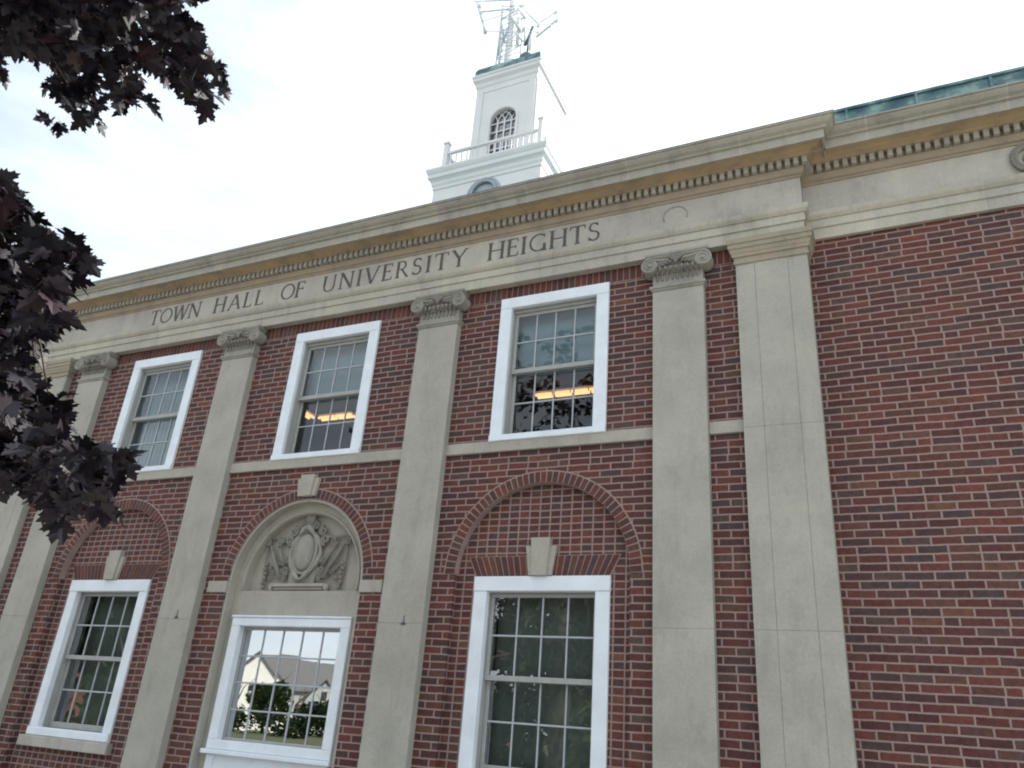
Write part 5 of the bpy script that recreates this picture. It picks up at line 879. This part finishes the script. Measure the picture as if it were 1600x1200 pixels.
SPRIGS_FAR = [(0.35,-8.03,5.16),(-1.41,-10.06,3.66),(-1.91,-7.4,6.4),(3.91,-5.75,6.58),(-1.64,-7.68,7.55),(-0.42,-10.08,4.52),(-1.67,-6.49,7.24),(-0.38,-10.14,4.17),(-0.11,-8,2.56),(-0.05,-5.62,2.75),(-0.29,-5.78,3.59),(-0.13,-6.9,2.92),(0.05,-5.2,7.33),(-1.03,-6.23,6),(2.5,-9.98,4.47),(3.09,-5.69,7.64),(-1.12,-9.6,6.55),(2.79,-8.47,7.43),(-1.9,-7.92,8.71),(-0.55,-7.15,2.49),(2,-10.92,5.41),(0.18,-8.18,8.6),(0.54,-8.12,4.48),(-2.33,-6.51,5.35),(-0.29,-5.13,4.39),(-0.98,-10.71,6.91),(-2.92,-4.77,6.88),(-0.2,-6.78,6.4),(-2.96,-4.38,6.62),(-1.78,-8.77,6.61),(3.13,-8.16,7.06),(3.14,-6.37,3.36),(-2.42,-4.81,6.65),(1.78,-7.85,7.27),(-2.61,-7.08,3.63),(-3.2,-7.58,7.59),(0.21,-6.47,4.04),(0.28,-7.59,8.06),(0.5,-9.81,8.22),(3.78,-6.9,4.1),(-1.72,-8.78,4.54),(-2.86,-7.66,4.5),(1.53,-8.96,3.32),(-0.04,-8.28,6.42),(-0.21,-6.81,8.77),(0,-5.59,7.72),(0.9,-9.24,3.94),(-2.57,-5.67,3.36),(0.93,-8.4,4.33),(1.29,-4.88,3.63),(-3.57,-8.18,6.84),(1.12,-9.86,5.1),(3.64,-5.91,5.39),(2.5,-5.51,8.25),(1.67,-7,3.42),(0.66,-7.44,7.23),(-2.54,-5.16,5.05),(-2.16,-6.15,2.73),(-3.89,-7.86,6.68),(-2.5,-10.37,6.43),(0.81,-9.9,8.26),(1.2,-4.42,7.72),(1.36,-5,8.47),(1.46,-9.6,7.57),(-1.01,-5.6,2.89),(-1.62,-10.02,3.54),(3.19,-6.59,2.99),(3.84,-5.87,3.94),(1.58,-9.59,8.12),(-3.49,-7.89,3.5),(1.29,-7.75,8.34),(0.79,-6.43,2.88),(0.02,-4.96,6.35),(1.69,-8.5,3.78),(-0.85,-10.03,6.9),(-3,-5.61,3.39),(-0.65,-5.93,8.38),(-1.42,-5.32,7.43),(-1.34,-4.29,4.96),(3.31,-7.63,4.22),(-1.92,-7.89,4.95),(-2.3,-6.11,6.39),(1.07,-5.21,4.1),(2.63,-7.18,6.28),(-1.6,-10.63,5.56),(3.37,-9.22,6.43),(-0.76,-6.89,2.97),(4.27,-7.78,5.01),(1.66,-8.83,4),(3.64,-6.71,7.23),(-3.44,-7.39,7.8),(-2.25,-6.67,4.87),(3.31,-7.65,4.3),(-3.22,-8.84,6.32),(-0.24,-5.22,8.62),(-1.78,-7.85,7.56),(1.19,-8.99,3.64),(-2.44,-4.9,6.69),(1.7,-10.41,7.11),(0.95,-7.04,6.79),(3.2,-5.6,4.73),(-1.67,-6.32,8.26),(1.72,-8.44,7.13),(3.27,-8.48,4.21),(4.17,-6.88,6.44),(1.53,-5.07,5.95),(0.18,-9.59,2.65),(-0.78,-8.47,8.25),(-3.44,-6.71,4.29),(0.49,-6.71,7.74),(-1.01,-9.76,4.61),(-4.01,-7.85,4.36),(2.01,-10.61,4.38),(-0.52,-4.21,5.09),(1.46,-9.75,7.15),(-2.55,-9.44,7.09),(-3.49,-8.03,5.83),(0.14,-5.46,6.65),(1.74,-8.57,8.32),(2.75,-9.41,6.79),(2.62,-7.97,3.71),(-1.94,-8.41,2.97),(2.01,-8.04,4.72),(2.6,-9.75,5.56),(-3.09,-6.55,4.91),(-3.84,-7.52,4.05),(0.85,-9.28,7.04),(-3.11,-6.89,4.07),(-2.73,-7.96,5.69),(0.78,-5.23,8.02),(2.62,-6.58,4.02),(-0.02,-4.89,4.25),(-0.52,-7.6,3.87),(-0.77,-10.81,4.63),(-1.99,-8.9,5.1),(-0.35,-7.74,4.05),(-1.19,-6.52,2.77),(0.86,-7.3,3.16),(-1.78,-8.79,3.09),(0.38,-5.97,7.47),(1.09,-7,6.01),(2.02,-6.37,6.3),(-4.36,-6.45,5.28),(-3.87,-6.14,4.24),(2.49,-8.9,4.49),(-0.52,-6.52,8.65),(-0.65,-5.85,4.32),(-2.22,-5.46,3.47),(0.32,-4.47,3.58),(3.18,-5.5,7.37),(2.38,-6.99,3.67),(-1.45,-10.77,6.05),(2.92,-5.93,5.43),(4.02,-6.67,7.21),(-2.45,-4.51,5.49),(1.66,-5.98,3.63),(0.17,-5.5,4.67),(1.89,-10.74,4.75),(4.34,-6.47,5.02),(-1.29,-5.9,2.4),(-3.15,-8.67,4.76),(-2.38,-8.98,5.52),(2.17,-9.99,4.86),(-0.71,-7.88,5.31),(-1.99,-6.49,5.8),(0.98,-7.24,6.8),(1.41,-10.97,6.59),(-1.99,-9.74,7.87),(-2.94,-8,5.72),(0.2,-4.96,7.1),(3.12,-7.95,6.52),(4.32,-8.23,5.45),(0.68,-9.43,5.11),(-1.7,-8.64,8.02),(1.35,-5.91,5.27),(0.32,-11.06,6.68),(2.75,-4.67,6.04),(-1.72,-4.45,5.48),(2.54,-7.54,7.66),(-0.62,-8.8,8.74),(-0.42,-8.39,8.37),(-0.7,-5.11,3.13),(0.93,-10.51,5.32),(-0.7,-7.57,8.29),(-1.67,-6.74,3.53),(-2.06,-7.38,6.56),(2.61,-10.38,6.59),(1.18,-4.53,2.97),(-0.37,-5.97,5.61),(3.08,-7.26,7.84),(1.43,-5.42,4.84),(1.02,-4.04,7.65),(2.99,-6.47,6.65),(-1.74,-6.96,5.15),(0.92,-7.42,6.97),(-1.26,-5.45,6.61),(-1.39,-9.54,5.81),(-0.62,-7.83,8.49),(-2.88,-9.54,4.32),(-0.67,-7.35,5.07),(-0.05,-10.99,5.17),(0.78,-4.84,3.6),(-1.66,-10.92,5.41),(-3.01,-7.48,5.3),(-1.55,-8.4,8.04),(-3.34,-5.48,4.84),(2.04,-7.67,7.69),(-1.95,-5.54,7.42),(-2.46,-3.99,4.72),(-3.24,-7.11,4.83),(3.44,-7.07,4.29),(1.32,-5.12,7.54),(0.41,-7.12,3.06),(-0.15,-4.6,7.89),(3.29,-7.64,5.48),(-1.81,-6.29,6.09),(0.08,-10.75,5.68),(1.23,-5.14,6.59),(2.39,-8.35,4.92),(4.15,-6.31,6.53),(2.08,-5.91,3.75),(-2.97,-4.67,6.19),(-2.84,-7.32,5.95),(1.31,-5.88,4.06),(-0.13,-8.55,2.47),(0.41,-7.72,3.37),(4.32,-6.14,5.49),(-0.41,-4.43,3.82),(-2.28,-10.23,4.61),(-3.66,-8.11,5.65),(-2.32,-5.87,4.24),(0.86,-7.26,2.77),(0.83,-8.17,2.4),(-1.08,-10.25,7.84),(-2.89,-9.43,5.02),(0.87,-10.24,7.38),(0.26,-11.39,5.63),(-0.97,-9.34,4.58),(2.71,-5.66,5.26),(-2.54,-10.01,5.8),(3.49,-9.18,5.79),(-1.27,-10.17,5.04),(-1.78,-10.23,7.17),(1.25,-4.24,7.89),(-1.58,-4.87,7.1),(1,-8.12,2.73),(3.55,-8.15,5.57),(0.85,-6.6,4.49),(-0.37,-4.72,7.37),(0.73,-6.82,4.18),(3.96,-6.99,5.98),(3.03,-7.88,6.9),(-0.02,-4.54,3.55),(-3.3,-4.92,5.71),(-2.12,-8.48,6.62),(-1.51,-8.53,7.68),(4.28,-7.3,4.45),(3.34,-5.28,7.22),(-1.53,-3.72,4.44),(2.37,-6.74,4.52),(-2.91,-5.12,6.63),(-0.2,-7.87,3.23),(-1.52,-5.73,2.92),(-1.76,-6.53,4.84),(0.84,-7.95,8.99),(-1.98,-4.97,3.17),(-1.77,-7.74,3.72),(-3.58,-8.63,6.11),(-0.84,-9.02,8.09),(4.15,-7.61,4.03),(2.54,-8.64,5.4),(1.07,-10.73,6.06),(-2.17,-7.59,4.66),(-0.88,-6.96,8.23),(2.03,-6.71,6.08),(-3.17,-9.58,6.91),(-2.76,-6.99,7.59),(0.17,-8.79,7.89),(2.21,-10.01,6.11),(-2.66,-6.57,4.79),(2.07,-7.05,2.43),(1.38,-8.78,6.51),(0.13,-8.53,6.55),(3.97,-6.4,7.41),(2.88,-4.18,6.59),(-2.43,-5.26,5.8),(1.25,-8.68,2.38),(-3.6,-7,5.13),(2.02,-6.6,6.15),(2.37,-8.24,2.62),(1.54,-6.58,7.49),(-1.55,-8.77,3.23),(-0.5,-8.82,8.83),(2.65,-6.45,7.53),(-1.7,-8.1,7.72),(-0.17,-5.67,6.6),(3.2,-8.68,4.09),(-2.43,-7.24,4.31),(3.4,-5.57,4.72),(0.96,-7.57,8.99),(-2.52,-9.4,6.33),(-2.99,-9.67,6.56),(0.97,-7.9,5.42),(-1.13,-8.34,3.34),(4.09,-7.31,4.17),(2.17,-5.46,7.41),(-0.21,-5.35,3.61),(-0.77,-9.41,5.83),(0.17,-4.39,3.5),(-3.74,-7.38,7.47),(-1.1,-8.04,4.02),(1.08,-9.04,8.71),(-2.38,-7.11,3.31),(0.33,-8.19,2.44),(-0.85,-9.25,8.29),(-2.41,-5.09,6.99),(-0.78,-9.98,5.84),(-0.91,-10.35,5.55),(4.29,-6.54,4.28),(-0.19,-8.51,4.92),(-1.4,-7.66,8.6),(-3.9,-7.61,5.03),(-0.67,-11.24,5.95),(-0.54,-6.42,5.68),(3.04,-6.28,4.05),(-3.86,-7.15,6.22),(4.1,-5.41,6.15),(-0.55,-4.37,3.07),(-1.88,-5.12,5.41),(2.56,-6.88,5.73),(-0.72,-5.32,2.8),(-0.78,-8.21,2.3),(-3.97,-6.13,6.72),(-0.32,-8.31,6.35),(1.12,-7.44,3.11),(2.74,-7.16,7.37),(0.06,-9.18,8.74),(-1.25,-5.81,7.98),(0.03,-8.76,8.92),(-3.8,-6.5,4.26),(1.56,-9.72,6.88),(-0.86,-4.18,5.71),(1.49,-7.2,5.32),(3.3,-8.7,7.16),(-1.07,-9.23,8.29),(2.8,-10.26,5.97),(-2.32,-7.12,2.89),(0.42,-8.82,7.95),(-0.8,-8.78,8.59),(-2.93,-8.55,6.67),(-0.1,-7.34,3.94),(-1.94,-4.28,3.57),(-0.33,-9.47,5.62),(-1.81,-5.11,3.28),(0.69,-4.58,3.75),(-0.02,-10.75,6.43),(3.38,-7.65,6.5),(3.35,-9.22,4.38),(-0.83,-4.63,3.77),(1.24,-8.91,3.75),(3.73,-7.1,3.7),(-0.92,-4.05,3.38),(-2.58,-5.19,6.39),(-2.31,-8.83,7.15),(0.54,-7.77,8.6),(-0.49,-9.62,3.02),(1.88,-8.85,4.18),(0.11,-5.19,3.3),(-1.31,-8.76,8.15),(0.16,-5.98,8.01),(-0.18,-3.95,3.8),(4.4,-7.76,6.08),(-3.87,-8.42,4.36),(-1.52,-3.85,5.76),(-0.84,-6.63,6.03),(-2.36,-9.21,3.91),(1.22,-9.05,7.24),(-2.55,-5.64,5.92),(-3.29,-7.77,6.04),(2.63,-9.09,3.64),(0.42,-6.8,3.59),(-0.89,-5.54,6.04),(1.82,-7.99,6.14),(3.12,-4.68,6.93),(2.96,-8.86,4.24),(-2.22,-8.57,3.85),(1.42,-9.19,2.65),(2.31,-8.63,7.41),(-1.74,-7.95,8.56),(2.88,-4.94,6.99),(2.99,-6.94,6.81),(-1.34,-4.74,7.01),(-3.17,-8.73,5.96),(2.79,-7.98,2.97),(0.77,-7.75,7.01),(-1.32,-10.52,6.88),(-3.46,-7.33,6.99),(3.38,-6.24,5.35),(-2.77,-4.63,6.76),(2.39,-5.3,3.25),(-1.42,-10.43,7.32),(-1.4,-4.34,3.55),(-0.82,-7.96,3.35),(-4.2,-7.32,5.18),(-0.57,-10.96,6.69),(-4.1,-8.62,5.41),(-2.23,-5.91,6.01),(-1.38,-8.75,6.93),(0.42,-10.47,4.88),(2.15,-7.06,5.59),(1.21,-5.84,7.23),(-3.01,-6.54,4.8),(-1.32,-5.71,6.22),(-0.89,-8.44,3.96),(1.09,-8.46,3.2),(-1.36,-7.28,7.61),(1.65,-7.83,4.21),(-1.84,-5.2,8.34),(-3.16,-7.55,7.97),(3.74,-5.51,4.38),(-0.52,-10.38,6.9),(3.67,-8.4,4.19),(4.16,-7.62,5.07),(0.36,-10.4,6.89),(0.49,-4.64,7.33),(3.52,-7.29,4.66),(0.71,-10.35,3.45),(-0.4,-6.31,2.53),(-2.25,-6.22,3.18),(0.46,-7.88,7.34)]
# ---------------------------------------------------------------- purple maple
TB = Vector((-0.35, -8.3, 0))
tree = empty('purple_maple', TB)
tag(tree, 'dark purple-leaved maple reaching in from the left in front of the hall', 'tree')
LEAFM, t, b = newmat('purple_leaf')
g = t.nodes.new('ShaderNodeNewGeometry')
lc = ramp(t, g.outputs['Random Per Island'], [(0.0,(0.011,0.008,0.014)),(0.4,(0.016,0.010,0.018)),(0.7,(0.012,0.012,0.018)),(0.88,(0.022,0.010,0.016)),(0.95,(0.012,0.015,0.009)),(1.0,(0.042,0.014,0.016))])
t.links.new(lc, b.inputs['Base Color']); b.inputs['Roughness'].default_value = 0.48; b.inputs['Specular IOR Level'].default_value = 0.3
BARK = plain('bark', (0.09,0.075,0.06), 0.95, 0.35, 9, 0.8)
LH = [(0,0),(0.13,-0.07),(0.30,-0.10),(0.27,0.03),(0.44,0.06),(0.35,0.17),(0.40,0.25),(0.56,0.33),(0.50,0.42),(0.62,0.58),(0.46,0.56),(0.42,0.64),(0.30,0.55),(0.19,0.52),(0.22,0.68),(0.30,0.76),(0.17,0.79),(0.13,0.90),(0,1.06)]
LO = LH + [(-x,y) for x, y in LH[-2:0:-1]]
def leaf(mb, p, size, n, tip, droop):
    """p base of blade, n normal, tip direction"""
    tip = (tip - n*tip.dot(n)).normalized(); sx = tip.cross(n)
    vs = [p + tip*size*0.35 - n*size*0.03]
    for x, y in LO:
        vs.append(p + sx*size*x*1.0 + tip*size*y + n*size*(0.16*abs(x)-droop*y*y))
    k = len(LO); mb.add(vs, [(0,1+i,1+(i+1)%k) for i in range(k)])
def sprig(mb, tw, p, rnd, nl, rad, smin, smax):
    p = Vector(p); out = Vector((rnd.uniform(-1,1), rnd.uniform(-1,1), rnd.uniform(-0.5,0.2))).normalized()
    if tw is not None: tw.tube([p-out*0.14+Vector((0,0,0.05)), p, p+out*0.05], [0.0035,0.0025,0.0015], 4)
    for i in range(nl):
        d = Vector((rnd.gauss(0,1), rnd.gauss(0,1), rnd.gauss(0,0.6))).normalized()
        q = p + d*rad*rnd.uniform(0.2,1.0)
        n = Vector((rnd.gauss(0,0.55), rnd.gauss(0,0.55), 1.0)).normalized()
        tip = Vector((d.x, d.y, -0.45-rnd.random()*0.5)); s = rnd.uniform(smin, smax)
        if rnd.random() < 0.35: n = Vector((rnd.gauss(0,1), rnd.gauss(0,1), 0.3)).normalized()
        leaf(mb, q, s, n, tip, rnd.uniform(0.05,0.3))
rnd = random.Random(11)
nl = MB(); tw = MB()
for q in SPRIGS_NEAR: sprig(nl, None, q, rnd, 5, 0.055, 0.060, 0.098)
for q in SPRIGS_FAR: sprig(nl, None, q, rnd, 12, 0.24, 0.09, 0.14)
nl.v = [tuple(Vector(v)-TB) for v in nl.v]
me = bpy.data.meshes.new('crown'); me.from_pydata(nl.v, [], nl.f); me.materials.append(LEAFM)
o = bpy.data.objects.new('crown', me); col.objects.link(o); o.parent = tree
# trunk and branches grown towards the leaf clusters
m_ = MB()
m_.tube([(0,0,-0.1),(0.0,0.0,0.3),(0.05,0.03,1.3),(0.1,0.1,2.3),(0.15,0.12,3.2),(0.1,0.2,4.6),(0.2,0.3,6.2),(0.3,0.3,8.0)], [0.30,0.21,0.18,0.17,0.15,0.11,0.07,0.02], 12)
m_.build('trunk', BARK, tree)
hubs = []
pts_all = [Vector(q) for q in SPRIGS_NEAR+SPRIGS_FAR]
rnd2 = random.Random(3)
cand = pts_all[:]; rnd2.shuffle(cand)
for q in cand:
    if all((q-h_).length > 1.05 for h_ in hubs): hubs.append(q)
hubs.sort(key=lambda h_: (h_-(TB+Vector((0.1,0.1,4.0)))).length)
stem_ends = [TB+Vector((0.1,0.1,z_)) for z_ in (2.3,3.2,4.0,4.8,5.6,6.4)]
for k_, h_ in enumerate(hubs):
    br = MB(); s0 = min(stem_ends+hubs[:k_], key=lambda c_: (c_-h_).length+0.35*(c_.z > h_.z))
    pts = []
    for i in range(8):
        t_ = i/7; pp_ = s0.lerp(h_, t_); pp_.z += 0.10*math.sin(PI*t_); pp_ += Vector((rnd2.uniform(-1,1),rnd2.uniform(-1,1),rnd2.uniform(-1,1)))*0.04*(0 < i < 7)
        pts.append(pp_-TB)
    near = max(0.010, 0.05-0.010*(s0-stem_ends[2]).length)
    br.tube(pts, [near*(1-0.55*i/7) for i in range(8)], 6)
    for q in pts_all:
        if rnd2.random() < 0.12 and (q-h_).length < 0.6 and min((q-k_).length for k_ in hubs) >= (q-h_).length-1e-6:
            mid = h_.lerp(q, 0.5)+Vector((0,0,0.05)); br.tube([h_-TB, mid-TB, q-TB], [0.006,0.004,0.0025], 4)
    br.build('branch', BARK, tree)

# ---------------------------------------------------------------- ground and street (behind the camera, seen in the glass)
GRASS = plain('lawn_grass', (0.075,0.085,0.04), 0.95, 0.35, 3, 0.6)
ASPH = plain('asphalt', (0.055,0.055,0.055), 0.9, 0.15, 12, 0.3)
CONC = plain('concrete', (0.42,0.39,0.35), 0.9, 0.12, 5, 0.3)
m_ = MB(); m_.add([(-900,-900,-0.02),(900,-900,-0.02),(900,900,-0.02),(-900,900,-0.02)], [(0,1,2,3)]); tag(m_.build('lawn', GRASS), kind='structure')
m_ = MB(); m_.box(-16, 16, -15, -0.15, -0.05, 0.03); tag(m_.build('bounce_paving', CONC), kind='structure')  # unseen paving added so neutral light bounces up to facade and soffits
m_ = MB(); m_.box(-300, 300, -19, -16.3, -0.05, 0.06); tag(m_.build('pavement', CONC), kind='structure')
m_ = MB(); m_.box(-300, 300, -30, -19.01, -0.1, -0.005); tag(m_.build('road', ASPH), kind='structure')
HW = plain('white_siding', (0.78,0.76,0.70), 0.6, 0.04, 2); RG = plain('grey_shingle', (0.14,0.14,0.14), 0.9, 0.25, 6, 0.5)
HG = plain('grey_green_siding', (0.40,0.43,0.40), 0.7, 0.06, 2); CHB = plain('chimney_brick', (0.26,0.10,0.06), 0.9, 0.25, 6, 0.4)
DG = plain('dark_window', (0.04,0.05,0.06), 0.1, 0.1, 2, 0, 0.5)
def house(loc, rz, w, d, he, hr, mat, label, chim=False):
    """gable end faces +y locally"""
    r = empty('house', loc); r.rotation_euler.z = rz
    m_ = MB(); m_.prism([(-w/2,0),(w/2,0),(w/2,he),(0,hr),(-w/2,he)], -d, 0); m_.build('wall', mat, r)
    m_ = MB(); t_ = 0.18; o_ = 0.4; sl = (hr-he)/(w/2)
    for s in (-1, 1):
        m_.prism([(0,hr+0.02),(s*(w/2+o_),he-sl*o_+0.02),(s*(w/2+o_),he-sl*o_+t_),(0,hr+t_+0.02)], -d-0.3, 0.35)
    rf = m_.build('roof', RG, r)
    if chim: m_ = MB(); m_.box(w/2-1.2, w/2-0.4, -d*0.5, -d*0.5+0.9, he-1, hr+1.2); m_.build('chimney', CHB, rf)
    for x, z, ww, hh in ((-w*0.27,he*0.22,1.1,1.5),(w*0.22,he*0.22,1.6,1.5),(-w*0.22,he*0.66,0.9,1.3),(w*0.22,he*0.66,0.9,1.3),(0,he+0.3,0.7,0.9)):
        m_ = MB(); m_.box(x-ww/2-0.1, x+ww/2+0.1, -0.02, 0.05, z-0.1, z+hh+0.1); f_ = m_.build('window', mat, r)
        m_ = MB(); m_.box(x-ww/2, x+ww/2, 0.045, 0.07, z, z+hh); m_.build('pane', DG, f_)
    tag(r, label, 'house'); return r
def leafy(name, loc, h_, rad, label, mt, seed, n=900, th=2.2):
    r = empty(name, loc); rn = random.Random(seed)
    m_ = MB(); m_.tube([(0,0,-0.1),(0.1,0,th),(0,0.1,h_*0.8)], [0.3*h_/9,0.22*h_/9,0.05], 8)
    for i in range(6):
        a = i*1.1; m_.tube([(0.05,0,th+0.2*i), (rad*0.35*math.cos(a),rad*0.35*math.sin(a),th+1+0.5*i), (rad*0.75*math.cos(a),rad*0.75*math.sin(a),th+1.6+0.6*i)], [0.09,0.06,0.02], 5)
    m_.build('trunk', BARK, r)
    m_ = MB(); cl = [(Vector((rn.gauss(0,0.42)*rad, rn.gauss(0,0.42)*rad, th+(h_-th)*rn.uniform(0.12,0.95))), rn.uniform(0.22,0.42)*rad) for _ in range(26)]
    for _ in range(n):
        c_, rr = rn.choice(cl); v = Vector((rn.gauss(0,1),rn.gauss(0,1),rn.gauss(0,1))).normalized()*rr*rn.uniform(0.6,1)
        q = c_+v; a = Vector((rn.gauss(0,1),rn.gauss(0,1),rn.gauss(0,1))).normalized()*0.07*max(h_,6)/2; b_ = a.orthogonal().normalized()*0.06*max(h_,6)/2
        m_.add([q-a, q+b_*0.8, q+a, q-b_*0.8], [(0,1,2,3)])
    m_.build('crown', mt, r); tag(r, label, 'tree' if h_ > 2.5 else 'shrub'); return r
GL = plain('green_leaf', (0.085,0.13,0.05), 0.7, 0.4, 3); GD = plain('dark_green_leaf', (0.05,0.085,0.038), 0.7, 0.4, 3)
house((-60.3,-66.6,0), R(-38), 9.6, 9, 3.5, 8.0, HW, 'white gabled house with grey roof across the street, reflected in the centre window')
house((-51.0,-80.5,0), R(-129), 9.5, 16, 4.6, 7.9, HG, 'grey-green house with long grey roof, reflected right of the white house')
house((-53.5,-71.0,0), R(-38), 4.6, 5, 3.2, 6.0, HG, 'small grey-green gabled house in front of the long grey roof')
leafy('street_tree', (-48.6,-56.0,0), 4.3, 2.0, 'round green tree standing before the white house, seen in the glass', GL, 1, 2600, 1.0)
leafy('street_tree', (-43.6,-59.0,0), 3.1, 1.9, 'dark green tree standing before the grey-green house, seen in the glass', GD, 2, 2200, 0.9)
leafy('shrub', (-52.5,-55.5,0), 1.7, 2.4, 'low green shrub at the left corner of the white house', GL, 3, 1500, 0.3)
leafy('shrub', (-41.2,-60.0,0), 2.2, 2.6, 'low dark shrub at the right corner of the grey-green house', GD, 4, 1500, 0.3)
leafy('shrub', (-46.5,-58.0,0), 1.5, 2.8, 'wide low shrub between the two trees across the street', GD, 5, 1500, 0.3)
m_ = MB(); m_.box(-0.55,0.55,-0.55,0.55,0,6.2); m_.box(-0.65,0.65,-0.65,0.65,6.2,6.5); o = m_.build('brick_chimney', CHB); o.location = (-46.6,-65.0,-1.6); tag(o, 'tall red brick chimney stack beside the grey-green house', 'chimney')
house((-24,-44,0), R(-10), 9, 10, 3.2, 6.5, CHB, 'brick gabled house across the street beyond the front path')
leafy('street_tree', (-4.5,-22,0), 9.5, 3.4, 'tall green tree by the road, reflected in the right-hand lower window', GD, 6, 2600, 2.4)
leafy('street_tree', (-18,-33,0), 7.5, 2.8, 'broad green tree across the road beside the brick house', GL, 7, 1600)
leafy('street_tree', (-23,-16.0,0), 9.0, 3.6, 'wide green tree on the lawn far left, reflected in the left lower window', GD, 8, 2600, 2.0)
leafy('street_tree', (-31,-26.0,0), 8.0, 3.4, 'light green tree by the road behind the wide lawn tree', GL, 9, 2000, 1.6)
leafy('shrub', (-17.5,-13.2,0), 2.6, 1.9, 'rounded green shrub at the left edge of the bounce paving', GL, 12, 1500, 0.3)
leafy('shrub', (-3.2,-20.2,0), 2.9, 2.3, 'tall leafy shrub under the tall tree by the road', GL, 13, 1600, 0.3)
leafy('shrub', (-7.8,-23.5,0), 3.2, 2.6, 'dense dark shrub across from the tall tree', GD, 14, 1600, 0.3)
leafy('street_tree', (-9.5,-31.5,0), 8.5, 3.6, 'pale green tree beyond the road behind the dense dark shrub', GL, 15, 2200, 1.8)
house((-44,-31,0), R(-55), 9, 9, 3.2, 6.8, CHB, 'red brick gabled house far left, reflected in the left lower window')
